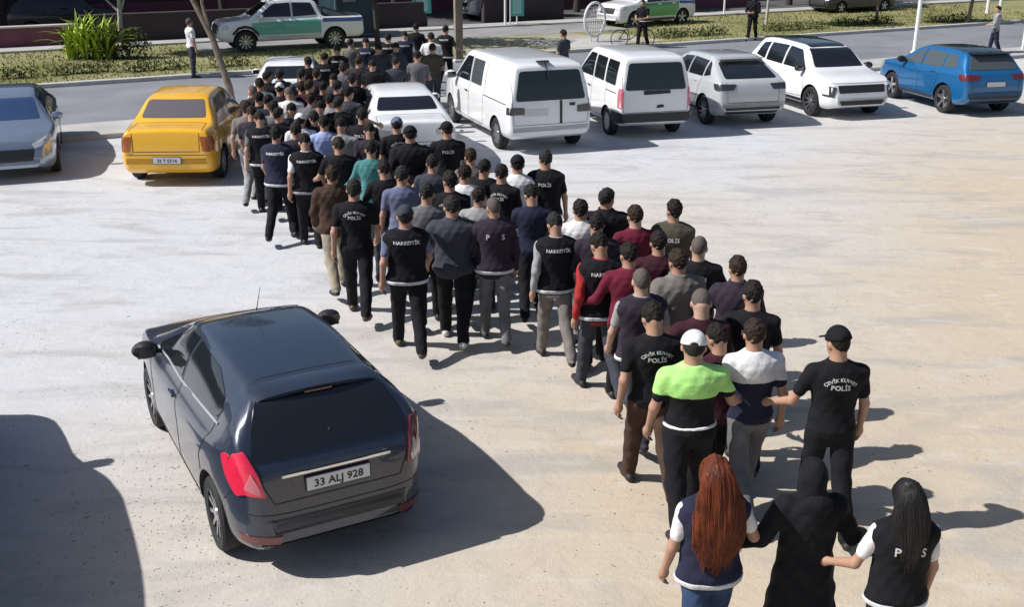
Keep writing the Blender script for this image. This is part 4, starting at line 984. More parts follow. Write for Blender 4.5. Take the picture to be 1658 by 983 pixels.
# police vehicles beyond the lawn
PG = mat('livery_green', (.10, .42, .30), .3, coat=1.); PGB = mat('livery_grass_green', (.12, .40, .12), .3, coat=1.); PBL = mat('livery_blue', (.05, .10, .32), .3, coat=1.)
def pickup():
    L, h = 5.35, 2.675
    s = dict(L=L, W=1.90, H=1.84, roofw=1.26, beltw=.90, r=.39, tw=.25, axles=(-h + 1.12, h - .95),
        top=[(-h, .75), (-h + .02, 1.12), (-h + .05, 1.18), (-h + 1.45, 1.20), (-h + 1.55, 1.26), (-h + 1.75, 1.72), (-h + 1.95, 1.80), (-h + 2.6, 1.84), (h - 2.1, 1.80), (h - 1.85, 1.70), (h - 1.25, 1.26), (h - 1.1, 1.20), (h - .35, 1.12), (h - .1, 1.0), (h - .02, .8), (h, .6)],
        belt=[(-h, 1.12), (0, 1.17), (h - 1, 1.12), (h, 1.05)], plan=[(-h, .93), (-h + .05, .97), (-h + .3, 1.), (h - 1, 1.), (h - .4, .95), (h - .1, .86), (h, .72)], bot=[(-h, .52), (-h + .2, .42), (h - .4, .38), (h, .5)])
    c = Car('police_pickup', 'white and green police pickup truck standing beyond the lawn', 'pickup truck', s, WHITE, 'police vehicles beyond the lawn')
    c.patch('windshield', 'front', [(-.66, 1.28), (.66, 1.28), (.56, 1.70), (-.56, 1.70)], M['glass'], .005, .05)
    c.patch('rear_window', 'rear', [(-.58, 1.36), (.58, 1.36), (.52, 1.70), (-.52, 1.70)], M['glass'], .005, .05)
    for vw in ('left', 'right'):
        c.patch('front_side_window', vw, [(.02, 1.22), (.02, 1.71), (h - 2.05, 1.68), (h - 1.42, 1.24)], M['glass'], .005, .03)
        c.patch('rear_side_window', vw, [(-.05, 1.22), (-.05, 1.71), (-.75, 1.68), (-.92, 1.26)], M['glass'], .005, .03)
        c.patch('green_livery', vw, [(-1.05, .62), (1.30, .62), (1.50, 1.05), (-1.05, 1.12)], PG, .003, .05)
        c.patch('blue_livery', vw, [(-h + .06, .98), (-1.12, 1.0), (-1.12, 1.14), (-h + .06, 1.12)], PBL, .003, .02)
        c.line('door_seam', vw, [(h - 1.5, 1.18), (h - 1.55, .56), (-.02, .54), (-.02, 1.78)], .012); c.line('door_seam', vw, [(-.02, .54), (-1.0, .56), (-1.05, 1.2)], .012)
        sx = -1 if vw == 'left' else 1
        c.patch('headlight', 'front', [(x * sx, z) for x, z in [(.55, .92), (.88, 1.02), (.9, .86), (.58, .78)][::sx]], M['clear'], .008, .02)
        c.patch('tail_lamp', 'rear', [(x * sx, z) for x, z in [(.78, 1.1), (.9, 1.1), (.9, .8), (.78, .8)][::sx]], M['redd'], .008, .02)
        c.patch('wheel_arch_trim', vw, [(h - 1.45, .42), (h - 1.42, .72), (h - 1.2, .92), (h - .95, .98), (h - .7, .92), (h - .5, .72), (h - .47, .42), (h - .54, .42), (h - .58, .68), (h - .75, .84), (h - .95, .88), (h - 1.15, .84), (h - 1.32, .68), (h - 1.36, .42)], M['black'], .012, 0, .08)
    c.patch('grille', 'front', [(-.5, .98), (.5, .98), (.46, .66), (-.46, .66)], M['black'], .006, .04)
    c.patch('bed_cover', 'top', [(-.78, -h + .1), (.78, -h + .1), (.78, -h + 1.42), (-.78, -h + 1.42)], M['black'], .006, .03, .1)
    b = MB(); b.tube([(-.72, -1.2, 1.19), (-.68, -1.15, 1.52), (.68, -1.15, 1.52), (.72, -1.2, 1.19)], .035, 8); b.tube([(-.68, -1.15, 1.52), (-.78, -2.1, 1.22)], .03, 8); b.tube([(.68, -1.15, 1.52), (.78, -2.1, 1.22)], .03, 8); b.obj('roll_bar', [M['black']], c.root)
    c.wheels('ten'); c.mirrors(h - 1.55, 1.24, WHITE, 1.3); return c
c = pickup(); c.place(at_wheel(c.s, (400, 80), 116, 1, 1), 116); c.place((c.root.location.x, c.root.location.y), 116)
g = G(395, 80); h_ = Vector((.93, c.s['axles'][1], 0)); 
# the pickup shows its left flank (front to the left of the picture)
g = G(400, 86); hv = Vector((-.93, c.s['axles'][1], 0)); hv.rotate(Euler((0, 0, R(114)))); c.place((g.x - hv.x, g.y - hv.y), 114)
c = suv('police_car', 'white police crossover with bright green doors and blue rear panel beyond the plaza', WHITE, W=1.86, L=4.5, H=1.68, style='five', group='police vehicles beyond the lawn')
for vw in ('left', 'right'):
    c.patch('green_livery', vw, [(-1.15, .46), (1.05, .46), (1.15, 1.0), (-1.15, 1.03)], PGB, .003, .04); c.patch('blue_livery', vw, [(-2.2, .92), (-1.2, .95), (-1.2, 1.06), (-2.2, 1.0)], PBL, .010, .02)
g = G(1028, 45); hv = Vector((-.91, c.s['axles'][1], 0)); hv.rotate(Euler((0, 0, R(124)))); c.place((g.x - hv.x, g.y - hv.y), 124)
c = van('parked_van', 'pale grey van standing far back behind the turquoise signs', PALE, 1.8, 4.6, 1.9, 1.0, 1.12, group='vehicles beyond the low wall')
g = G(768, 34); hv = Vector((-.88, c.s['axles'][1], 0)); hv.rotate(Euler((0, 0, R(118)))); c.place((g.x - hv.x + .6, g.y - hv.y + .3), 118)
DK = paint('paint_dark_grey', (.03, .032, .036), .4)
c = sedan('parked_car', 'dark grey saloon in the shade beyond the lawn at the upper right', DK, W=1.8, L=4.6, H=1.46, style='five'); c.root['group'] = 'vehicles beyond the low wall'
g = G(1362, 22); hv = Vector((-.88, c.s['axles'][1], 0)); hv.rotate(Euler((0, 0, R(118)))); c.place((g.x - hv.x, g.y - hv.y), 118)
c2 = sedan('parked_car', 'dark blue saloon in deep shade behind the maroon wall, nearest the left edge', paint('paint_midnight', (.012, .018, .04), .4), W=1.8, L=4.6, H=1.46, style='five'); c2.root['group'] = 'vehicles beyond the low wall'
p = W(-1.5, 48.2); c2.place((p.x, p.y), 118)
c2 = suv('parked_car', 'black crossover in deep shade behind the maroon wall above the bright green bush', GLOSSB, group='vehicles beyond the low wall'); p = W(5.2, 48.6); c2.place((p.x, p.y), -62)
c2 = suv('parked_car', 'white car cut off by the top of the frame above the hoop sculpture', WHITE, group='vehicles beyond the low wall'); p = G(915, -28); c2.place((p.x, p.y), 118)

# ------------------------------------------------------------ walls, building, street things
def wall_piece(name, label, cat, u0, u1, v0, v1, z, m, top=None):
    r = empty(name, W((u0 + u1) / 2, v0), TH, label, cat)
    b = MB(); b.box((0, (v1 - v0) / 2, z / 2), (u1 - u0, v1 - v0, z), bev=.02); b.obj('wall_face', [m], r, smooth=False)
    if top: b = MB(); b.box((0, (v1 - v0) / 2, z + .035), (u1 - u0 + .06, v1 - v0 + .08, .07), bev=.015); b.obj('coping', [top], r, smooth=False)
    return r
wall_piece('low_wall', 'low maroon wall with pale stone coping behind the lawn path', 'wall', -45, 5.2, 44.5, 44.8, .78, M['maroon'], M['kerb'])
wall_piece('low_wall', 'plain dark brown wall behind the leaning tree and the pickup', 'wall', 5.3, 19.5, 44.5, 44.8, 1.15, M['brown'])
b0 = empty('shaded_building', W(40, 52), TH, 'long dark shaded building across the back of the scene', 'building')
f = MB(); f.box((0, 4, 3.5), (130, 8, 7.0)); w = f.obj('wall', [M['brown']], b0, smooth=False)
f = MB(); f.box((0, -.05, .5), (130, .16, 1.0), bev=.02); f.obj('plinth', [M['maroon']], b0, smooth=False)
for i in range(26):
    x = -62 + i * 4.8
    f = MB(); f.box((x, -.04, 2.3), (2.4, .14, 1.7), bev=.02); fr = f.obj('window', [M['boxd']], b0, smooth=False)
    f = MB(); f.box((x, -.118, 2.3), (2.2, .02, 1.5)); f.obj('pane', [M['glass']], fr, smooth=False)
wall_piece('boundary_wall', 'dark maroon boundary wall behind the plaza and the hoop sculpture', 'wall', 22.6, 26.8, 45.2, 45.5, 2.2, M['brown'], None)
wall_piece('boundary_wall', 'red-brown boundary wall right of the green police car', 'wall', 33.0, 39.5, 47.2, 47.5, 1.8, M['maroon'], None)
# signs
def sign(px, lab):
    p = G(px[0], px[1]); r = empty('banner_sign', (p.x, p.y, 0), TH - .3, lab, 'sign', 'turquoise signs on posts')
    b = MB(); b.tube([(0, 0, 0), (0, 0, 3.3)], .035, 10); b.tube([(0, 0, 0), (0, 0, .06)], .12, 12); b.obj('post', [M['white']], r)
    b = MB(); b.box((0, -.05, px[3] + .95), (px[2], .06, 1.9), bev=.02); s_ = b.obj('panel', [M['teal']], r, smooth=False)
    b = MB(); b.box((0, -.084, px[3] + .95), (px[2] * .62, .012, 1.7), bev=.004); b.obj('panel_face', [M['tealp']], s_, smooth=False)
sign((684, 46, .8, .65), 'wider turquoise sign panel on a post above the far crowd'); sign((837, 42, .62, .45), 'narrow turquoise sign panel on a white post behind the minibus')
p = G(818, 44); r = empty('marker_post', (p.x, p.y, 0), TH, 'short white post left of the narrow turquoise sign', 'post'); b = MB(); b.tube([(0, 0, 0), (0, 0, 1.25)], .05, 10); b.tube([(0, 0, 1.25), (0, 0, 1.3)], [.05, .02], 10); b.obj('shaft', [M['white']], r); b = MB(); b.tube([(.25, 0, 0), (.25, 0, 3)], .025, 8); b.obj('rod', [M['white']], r)
p = G(743, 100); r = empty('wooden_post', (p.x, p.y, 0), 0, 'square tan post between the far crowd and the lawn', 'post')
b = MB(); b.box((0, 0, 1.6), (.26, .22, 3.2), .3, bev=.02); b.obj('shaft', [M['tan']], r); b = MB(); b.box((0, 0, .05), (.36, .32, .1), .3, bev=.02); b.obj('foot', [M['kerb']], r)
p = G(1479, 94); r = empty('lamp_post', (p.x, p.y, 0), 0, 'slim white lamp post beside the blue car', 'lamp post')
b = MB(); b.tube([(0, 0, 0), (0, 0, 6.5)], [.075, .05], 12); b.obj('pole', [M['white']], r); b = MB(); b.lathe([(.001, .25), (.12, .25), (.13, 0)], 16, 'z', (0, 0, 0)); b.obj('base', [M['white']], r)
b = MB(); b.tube([(0, 0, 6.4), (.5, 0, 6.7), (1.1, 0, 6.75)], .035, 8); b.obj('arm', [M['white']], r); b = MB(); b.box((1.3, 0, 6.73), (.5, .2, .08), bev=.02); b.obj('lamp_head', [M['rim']], r)
p = G(1655, 84); r = empty('street_post', (p.x, p.y, 0), 0, 'white post at the right edge of the picture on the pavement', 'post'); b = MB(); b.tube([(0, 0, 0), (0, 0, 1.1)], .05, 10); b.obj('shaft', [M['white']], r); b = MB(); b.ball((0, 0, 1.13), (.07, .07, .05)); b.obj('finial', [M['white']], r)
for i, (x, y) in enumerate(((1172, 25), (1598, 22), (1618, 22))):
    p = G(x, y); r = empty('bollard', (p.x, p.y, 0), 0, ['white post right of the green police car', 'left one of two white posts at the upper right', 'right one of two white posts at the upper right'][i], 'post', 'white posts far back'); b = MB(); b.tube([(0, 0, 0), (0, 0, 2.4 if i == 0 else 1.6)], .05 if i == 0 else .09, 10); b.obj('shaft', [M['white']], r); b = MB(); b.tube([(0, 0, 0), (0, 0, .05)], .13, 10); b.obj('base', [M['white']], r)
# hoop sculpture with lattice on a round pale base
p = G(962, 74); r = empty('hoop_sculpture', (p.x, p.y, 0), TH, 'white oval hoop with lattice on a round pale base', 'sculpture')
b = MB(); b.lathe([(.001, .16), (1.15, .16), (1.25, .10), (1.28, 0)], 40, 'z'); b.obj('base', [M['pave']], r)
b = MB(); pts = [(.45 * math.cos(t), 0, .98 + .62 * math.sin(t)) for t in [2 * math.pi * i / 40 for i in range(41)]]; b.tube(pts, .05, 8); b.obj('hoop', [M['white']], r)
b = MB()
for a in range(-3, 4):
    x = a * .11; hh = .58 * math.sqrt(max(0, 1 - (x / .45) ** 2)); b.tube([(x, 0, .98 - hh), (x * .6, 0, .98 + hh * .9)], .012, 6)
for a in range(-3, 4):
    z = a * .15; ww = .42 * math.sqrt(max(0, 1 - (z / .62) ** 2)); b.tube([(-ww, 0, .98 + z), (ww, 0, .98 + z)], .012, 6)
b.obj('lattice', [M['white']], r)
b = MB(); b.tube([(-.12, 0, .14), (-.2, 0, .45)], .03, 8); b.tube([(.12, 0, .14), (.2, 0, .45)], .03, 8); b.obj('foot', [M['white']], r)
# dark box cabinet beside the pickup
p = W(14.2, 39.0); p = G(577, 62); r = empty('container', (p.x, p.y, 0), TH + .08, 'dark teal metal container standing right of the green pickup', 'container')
b = MB(); b.box((0, .8, .95), (1.75, 1.6, 1.65), bev=.06); bo = b.obj('box_body', [M['boxd']], r)
b = MB()
for q in ((-.84, .95, .07, 1.7), (.84, .95, .07, 1.7)): b.box((q[0], -.02, q[1]), (q[2], .06, q[3]), bev=.01)
b.box((0, -.02, .14), (1.75, .06, .07), bev=.01); b.box((0, -.02, 1.78), (1.75, .06, .07), bev=.01); b.obj('frame', [mat('frame_teal', (.10, .16, .20), .5)], r)
b = MB(); b.box((-.25, -.03, 1.50), (.55, .04, .12), bev=.01); b.obj('label_plate', [mat('faded_plate', (.2, .23, .27), .6)], bo)
b = MB()
for sx in (-1, 1):
    for yy in (.1, 1.5): b.box((sx * .75, yy, .06), (.12, .12, .12), bev=.01)
b.obj('feet', [M['black']], r)
# tricycle-like cart beside the dark dressed person on the plaza
def bicycle(px, rz, lab):
    p = G(*px); r = empty('bicycle', (p.x, p.y, 0), rz, lab, 'bicycle')
    for x in (-.52, .52):
        b = MB(); b.tube([(x + .33 * math.cos(t), 0, .34 + .33 * math.sin(t)) for t in [2 * math.pi * i / 24 for i in range(25)]], .018, 6, cap=False)
        for i in range(10):
            t = math.pi * i / 10; b.tube([(x - .32 * math.cos(t), 0, .34 - .32 * math.sin(t)), (x + .32 * math.cos(t), 0, .34 + .32 * math.sin(t))], .003, 4)
        b.obj('wheel', [M['tyre']], r)
    b = MB(); A = [(-.52, 0, .34), (-.12, 0, .30), (-.22, 0, .78), (.34, 0, .80), (.40, 0, .66), (.52, 0, .34)]
    for i, j in ((0, 1), (0, 2), (1, 2), (2, 3), (1, 4), (3, 5)): b.tube([A[i], A[j]], .018, 6)
    b.obj('frame', [M['rimd']], r); b = MB(); b.tube([(.33, 0, .8), (.30, 0, .98)], .015, 6); b.tube([(.28, -.26, 1.0), (.32, 0, .98), (.28, .26, 1.0)], .013, 6); b.obj('handlebar', [M['black']], r)
    b = MB(); b.ball((-.24, 0, .84), (.13, .07, .035)); b.obj('saddle', [M['black']], r)
bicycle((1024, 77), .2, 'dark bicycle held by the person in dark clothes on the plaza')

# ------------------------------------------------------------ trees, bush, hedges, grass
def leaves(centres, n, size, m, name, parent, seed=1, flat=.5, long=1.):
    rr = random.Random(seed); V = []; F = []
    for i in range(n):
        c, rad = centres[rr.randrange(len(centres))]
        while True:
            q = Vector((rr.uniform(-1, 1), rr.uniform(-1, 1), rr.uniform(-1, 1)))
            if q.length < 1: break
        q = q * (.35 + .65 * rr.random()) if rr.random() < .4 else q.normalized() * rr.uniform(.7, 1.05)
        p = Vector(c) + Vector((q.x * rad[0], q.y * rad[1], q.z * rad[2])); a = rr.uniform(0, 6.28); ti = rr.uniform(-1, 1) * flat * 2; s = size * rr.uniform(.6, 1.4)
        d = Vector((math.cos(a) * math.cos(ti), math.sin(a) * math.cos(ti), math.sin(ti))); e = d.cross(Vector((rr.uniform(-.4, .4), rr.uniform(-.4, .4), 1))).normalized(); k = len(V)
        V += [p - d * s * long, p + e * s * .45, p + d * s * long, p - e * s * .45]; F.append((k, k + 1, k + 2, k + 3))
    return link(name, meshof(name, V, F, m, smooth=False), parent)
def tree(px, lab, bark, r0, path, limbs, crown, nl, m, seed, size=.16):
    p = G(*px); r = empty('street_tree', (p.x, p.y, 0), 0, lab, 'tree', 'trees along the road and lawn')
    b = MB(); n = len(path); b.tube(path, [r0 * (1 - .55 * i / (n - 1)) for i in range(n)], 10); b.tube([(0, 0, -.02), (0, 0, .25)], [r0 * 1.5, r0 * .95], 10)
    for l in limbs: b.tube(l, [r0 * .5 * (1 - .7 * i / (len(l) - 1)) for i in range(len(l))], 7)
    b.obj('trunk', [bark], r); leaves(crown, nl, size, m, 'crown', r, seed); return r
tree((383, 203), 'slender leaning tree with a forked trunk beside the yellow saloon', M['bark'], .10, [(0, 0, 0), (-.12, .1, .9), (-.46, .3, 2.0), (-1.0, .5, 3.1), (-1.7, .8, 5.0)], [[(-.50, .32, 2.05), (-.66, .4, 2.8), (-.62, .6, 4.0), (-.5, .8, 5.6)], [(-1.3, .7, 4.0), (-2.0, 1, 5.2)]], [((-1.1, .9, 5.8), (1.0, .9, .8)), ((-.3, .9, 6.4), (.7, .7, .6))], 500, M['leaf'], 3)
tree((205, 90), 'pale birch-like tree with white trunk behind the bright green bush', M['barkp'], .10, [(0, 0, 0), (-.12, 0, .8), (-.05, 0, 1.7), (.02, 0, 2.6), (-.1, 0, 4.6)], [[(-.06, 0, 1.5), (-.5, .1, 1.9), (-.8, 0, 2.5)], [(0, 0, 1.6), (.25, 0, 2.2), (.4, 0, 3)]], [((-.5, 0, 3.9), (1.6, 1.4, 1.3)), ((.9, .3, 4.3), (1.5, 1.4, 1.2)), ((0, 0, 2.75), (1.2, .8, .5))], 2600, M['leafd'], 4)
tree((612, 75), 'dark straight tree beside the teal container', M['barkd'], .11, [(0, 0, 0), (-.05, 0, 1.5), (-.12, 0, 3), (0, 0, 5)], [[(-.1, 0, 2.6), (-.8, 0, 3.8)], [(-.1, 0, 2.8), (.8, 0, 4.0)]], [((0, 0, 5), (2.4, 2.2, 1.4)), ((-1.8, .6, 4.6), (1.6, 1.5, 1.1))], 2600, M['leafd'], 5)
tree((1240, 42), 'thin pale young tree right of the man in black on the far kerb', M['barkp'], .07, [(0, 0, 0), (.03, 0, 1.2), (0, 0, 2.6), (.1, 0, 4)], [[(0, 0, 2.4), (.5, 0, 3.4)]], [((0, 0, 4.6), (1.5, 1.4, 1.2))], 1500, M['leaf'], 6)
tree((1418, 38), 'thin grey young tree beside the dark grey saloon', M['bark'], .07, [(0, 0, 0), (.03, 0, 1.2), (-.03, 0, 2.6), (0, 0, 4)], [[(0, 0, 2.4), (-.5, 0, 3.4)]], [((0, 0, 4.7), (1.6, 1.4, 1.2))], 1500, M['leaf'], 7)
tree((1566, 40), 'slightly leaning young tree left of the man at the right kerb', M['bark'], .09, [(0, 0, 0), (.10, 0, 1.2), (.25, 0, 2.6), (.3, 0, 4.2)], [[(.2, 0, 2.4), (.8, 0, 3.4)]], [((.3, 0, 4.8), (1.9, 1.6, 1.3))], 1800, M['leaf'], 8)
for i, (u, v) in enumerate(((-8, 50.5), (3, 50), (-2, 51.5), (12, 49.8), (20, 49.5), (29.5, 48.5), (42, 46.8))):
    p = W(u, v); r = empty('shade_tree', (p.x, p.y, 0), i * 1.3, ['broad dark tree beyond the left end of the maroon wall', 'broad dark tree behind the maroon wall, second from the left', 'dark tree well behind the maroon wall left of the green bush', 'dark tree behind the plain brown wall', 'dark tree behind the turquoise signs', 'dark tree behind the green police car', 'dark tree behind the dark grey saloon'][i], 'tree', 'dark trees in front of the far building')
    b = MB(); b.tube([(0, 0, 0), (.1, 0, 1.5), (0, .1, 3), (.1, 0, 4.6)], [.2, .16, .13, .08], 10)
    for a in range(4): b.tube([(0, .05, 2.6 + .2 * a), (1.3 * math.cos(a * 1.6), 1.3 * math.sin(a * 1.6), 4.0)], [.08, .03], 7)
    b.obj('trunk', [M['barkd']], r); leaves([((0, 0, 5), (2.8, 2.6, 1.6)), ((1.8, .6, 4.4), (1.8, 1.7, 1.2)), ((-1.6, -.8, 4.6), (1.9, 1.7, 1.2))], 3400, .20, M['leafd'], 'crown', r, 20 + i)
# bright strap-leaved bush
p = G(150, 97); r = empty('leafy_bush', (p.x, p.y, 0), 0, 'bright yellow-green bush of long strap leaves on the lawn', 'bush')
rr = random.Random(5); V = []; F = []
for i in range(150):
    a = rr.uniform(0, 6.28); x0 = rr.uniform(-.85, .75); y0 = rr.uniform(-.3, .3); L_ = rr.uniform(.7, 1.7); lean = rr.uniform(.15, .95); w = rr.uniform(.035, .06); k = len(V); z0 = rr.uniform(0, .5)
    for j in range(7):
        t = j / 6; d = L_ * t; x = x0 + math.cos(a) * d * lean * (.3 + .7 * t); y = y0 + math.sin(a) * d * lean * (.3 + .7 * t); z = z0 + d * (1.05 - .75 * lean * t)
        ww = w * (1 - t ** 3) * (1.1 if j else .5); V += [(x - math.sin(a) * ww, y + math.cos(a) * ww, z), (x, y, z - .012), (x + math.sin(a) * ww, y - math.cos(a) * ww, z)]
    for j in range(6):
        o = k + j * 3; F += [(o, o + 1, o + 4, o + 3), (o + 1, o + 2, o + 5, o + 4)]
link('strap_leaves', meshof('strap_leaves', V, F, M['leafy']), r)
leaves([((.5, .2, .6), (.9, .6, .7)), ((1.2, .2, .5), (.8, .5, .6)), ((-.2, .3, .4), (.9, .5, .5))], 2600, .07, M['leaf'], 'dark_foliage', r, 9)
b = MB()
for i in range(5): b.tube([(-.5 + .25 * i, 0, 0), (-.45 + .28 * i, .05, .7)], .03, 6)
b.obj('stems', [M['bark']], r)
# low clipped hedges on the lawn edge: separate runs
def hedge(u0, u1, v, hgt, wd, lab, m='leafd', seed=1):
    c0 = W((u0 + u1) / 2, v); r = empty('low_hedge', (c0.x, c0.y, 0), TH, lab, 'hedge', 'low hedges on the lawn'); n = max(3, int((u1 - u0) / .5)); rr = random.Random(seed)
    cs = [((-(u1 - u0) / 2 + (i + .5) * (u1 - u0) / n, rr.uniform(-.12, .12), hgt * .48), ((u1 - u0) / n * .75, wd / 2 * rr.uniform(.75, 1.15), hgt * .55 * rr.uniform(.8, 1.15))) for i in range(n)]
    leaves(cs, int(330 * (u1 - u0) * max(.6, wd)), .055, M[m], 'foliage', r, seed)
    b = MB()
    for c_, rd in cs: b.tube([(c_[0], c_[1], 0), (c_[0] + .05, c_[1], hgt * .6)], .02, 5)
    b.tube([(cs[0][0][0], cs[0][0][1], .03), (0, 0, .03), (cs[-1][0][0], cs[-1][0][1], .03)], .03, 5)
    b.obj('stems', [M['barkd']], r)
for i, (a, b_, lab) in enumerate((((0, 128), (62, 128), 'low dark hedge at the left edge in front of the lawn'), ((75, 122), (190, 118), 'low hedge in front of the bright green bush'), ((200, 118), (300, 112), 'low dark hedge between bush and the man in white'), ((345, 112), (400, 106), 'low hedge in front of the green pickup'),
        ((1060, 62), (1180, 57), 'low hedge behind the compact van'), ((1240, 52), (1335, 46), 'low hedge right of the man in black'), ((1350, 44), (1445, 38), 'low hedge left of the lamp post'), ((1500, 38), (1570, 34), 'low hedge right of the lamp post'))):
    A, B = G(*a), G(*b_); ua, ub = A.dot(U), B.dot(U); v = (A.dot(V_) + B.dot(V_)) / 2
    hedge(ua, ub, v, .42, .9, lab, 'leafd' if i % 2 == 0 else 'leaf', 30 + i)
def tufts(name, n, reg, hgt, m, seed):
    rr = random.Random(seed); V = []; F = []
    for i in range(n):
        u = rr.uniform(reg[0], reg[1]); v = rr.uniform(reg[2], reg[3]); p = W(u, v, .03)
        if (v > 39.7 and 8.6 < u < 27.2) or (20.3 < u < 25.7 and v > 35.3) or (17 < u < 24 and rr.random() < .85): continue
        a = rr.uniform(0, 6.28); s = hgt * rr.uniform(.5, 1.3)
        d = Vector((math.cos(a), math.sin(a), 0)); k = len(V); V += [p - d * .03, p + d * .03, p + Vector((rr.uniform(-.05, .05), rr.uniform(-.05, .05), s))]; F.append((k, k + 1, k + 2))
    tag(link(name, meshof(name, V, F, m, smooth=False)), kind='stuff', label='short dry grass growing on the lawn strip', cat='grass')
tufts('grass', 20000, (-16, 50, 34.4, 43.1), .08, M['blade'], 2)
# grit and dead twigs on the dirt near the camera
rr = random.Random(11); V = []; F = []
for i in range(900):
    if rr.random() < .6: x, y = rr.gauss(150 + rr.choice((0, 120, 170)), 70), rr.gauss(840, 90)
    else: x, y = rr.uniform(0, 1400), rr.uniform(380, 980)
    p = G(x, y); a = rr.uniform(0, 3.14); l = rr.uniform(.003, .012) * (3.2 if rr.random() < .1 else 1); w = rr.uniform(.003, .007); h = rr.uniform(.003, .008); k = len(V); d = Vector((math.cos(a), math.sin(a), 0)) * l; e = Vector((-math.sin(a), math.cos(a), 0)) * w
    V += [p - d, p - e, p + d, p + e, p + Vector((0, 0, h))]; F += [(k, k + 1, k + 4), (k + 1, k + 2, k + 4), (k + 2, k + 3, k + 4), (k + 3, k, k + 4)]
tag(link('litter', meshof('litter', V, F, mat('dead_litter', (.17, .145, .10), .9, vary=.5, vscale=3), smooth=False)), kind='stuff', label='dry twigs and dark grit scattered on the pale dirt', cat='litter')
# ------------------------------------------------------------ the people
P_ = person
GR = 'people walking in the column'
# foreground row
P_(1160, 748, 1.66, 'arm_right', 'woman with long auburn hair, navy vest and blue jeans, bottom left of the front row', 't_shirt', 'white', 'jeans', vest='navy', text=None, head='long', hc='red', yaw=8, wide=.93)
P_(1320, 738, 1.64, 'holding_both', 'person in a long black hooded coat held between the two long-haired women', 'coat', 'black', 'black', head='scarf', extra=('hood',), yaw=4, wide=.97)
P_(1475, 785, 1.62, 'arm_left', 'woman with long black hair, black vest and white sleeves at the bottom right', 't_shirt', 'white', 'navy', vest='black', text='apart', head='mid', hc='straight_black', yaw=0, wide=.93)
P_(1125, 540, 1.74, 'arm_right', 'traffic officer in a neon green and black polo with white cap', 't_shirt', 'black', 'black', head='cap', capc='white', hc='dgrey', yaw=6, extra={'yoke': 'green', 'belt': 'white'}, wide=1.08)
P_(1225, 512, 1.76, 'stride_right', 'man in a white-topped navy t-shirt and grey trousers next to the green polo', 't_shirt', 'navy', 'grey', hc='brown', yaw=6, extra={'yoke': 'white'}, wide=.98)
P_(1362, 535, 1.78, 'arm_left', 'officer in black cap and lettered black t-shirt, rightmost of the column', 't_shirt', 'black', 'black', text='polis', head='cap', yaw=2, shoe=0)
P_(1222, 455, 1.78, 'standing', 'officer with dark cropped hair and black lettered t-shirt behind the white-topped man', 't_shirt', 'black', 'black', text='polis_small', head='hair', yaw=-14)
P_(1062, 488, 1.78, 'stride_left', 'officer in a black arc-lettered t-shirt left of the white cap', 't_shirt', 'black', 'brown', text='polis', yaw=8)
P_(1138, 475, 1.74, 'hands_front', 'man with thin grey hair in a dark maroon sweater right of the white cap', 'long_shirt', 'dmaroon', 'black', head='cropped', hc='grey', yaw=5, skin=2)
P_(1197, 413, 1.76, 'arm_left', 'man in a dark suit jacket with white collar at the right side', 'jacket', 'plum', 'black', hc='brown', yaw=-10)
P_(1040, 433, 1.74, 'stride_right', 'bald man in a dark vest over striped sleeves', 't_shirt', 'lgrey', 'slate', vest='plum', text=None, head='cropped', hc='grey', yaw=12, skin=2)
P_(1100, 408, 1.72, 'cuffed_back', 'man in a grey-brown jacket beside the bald vest wearer', 'jacket', 'stone', 'slate', hc='brown', yaw=16)
P_(1133, 380, 1.74, 'arm_left', 'officer with greying hair and black lettered shirt looking left', 't_shirt', 'black', 'black', text='polis_small', head='cropped', hc='grey', yaw=-8, skin=2)
P_(1092, 328, 1.76, 'standing', 'man in a dark olive vest over black, upper right of the column', 't_shirt', 'olive', 'black', vest='olive', text='polis_small', band=False, yaw=-6)
P_(1030, 335, 1.74, 'hands_front', 'man in a maroon shirt with brown hair', 'long_shirt', 'maroon', 'black', hc='brown', yaw=10, skin=2)
P_(1068, 374, 1.72, 'cuffed_back', 'dark-haired man in a dark maroon top right of the maroon shirt', 'long_shirt', 'dmaroon', 'black', yaw=2)
P_(974, 378, 1.76, 'stride_left', 'man in a lettered navy vest over red sleeves and dark jeans', 'long_shirt', 'red', 'slate', vest='black', text='unit', yaw=8, shoe=0)
P_(967, 346, 1.74, 'hands_front', 'man in a plum sweater directly ahead of the red-sleeved vest', 'long_shirt', 'plum', 'black', yaw=8)
P_(982, 307, 1.76, 'standing', 'man with dark grey hair and black jacket ahead of the maroon shirt', 'jacket', 'black', 'black', hc='dgrey', yaw=-6)
P_(940, 323, 1.70, 'stride_right', 'man with black hair and a white shirt at the gap in the column', 'long_shirt', 'white', 'lgrey', yaw=10)
P_(901, 340, 1.77, 'stride_left', 'man in a lettered black vest, grey sleeves and beige trousers', 'long_shirt', 'lgrey', 'stone', vest='black', text='unit', hc='dgrey', yaw=4, shoe=0)
P_(884, 244, 1.80, 'arm_left', 'man in a black vest with grey-green hair right of the white shirt', 't_shirt', 'black', 'grey', vest='black', text='polis_small', hc='dgrey', yaw=0)
P_(838, 250, 1.76, 'stride_left', 'man in a white shirt and black cap with black trousers', 'long_shirt', 'white', 'black', head='cap', yaw=-4)
P_(812, 264, 1.74, 'arm_left', 'officer in an arc-lettered black t-shirt left of the white shirt and black cap', 't_shirt', 'black', 'black', text='polis', yaw=-12)
P_(800, 322, 1.74, 'arm_left', 'person in a plum jacket with pale lettering and light hem band over grey trousers', 'jacket', 'plum', 'grey', vest='plum', text='apart', head='cropped', hc='grey', yaw=0)
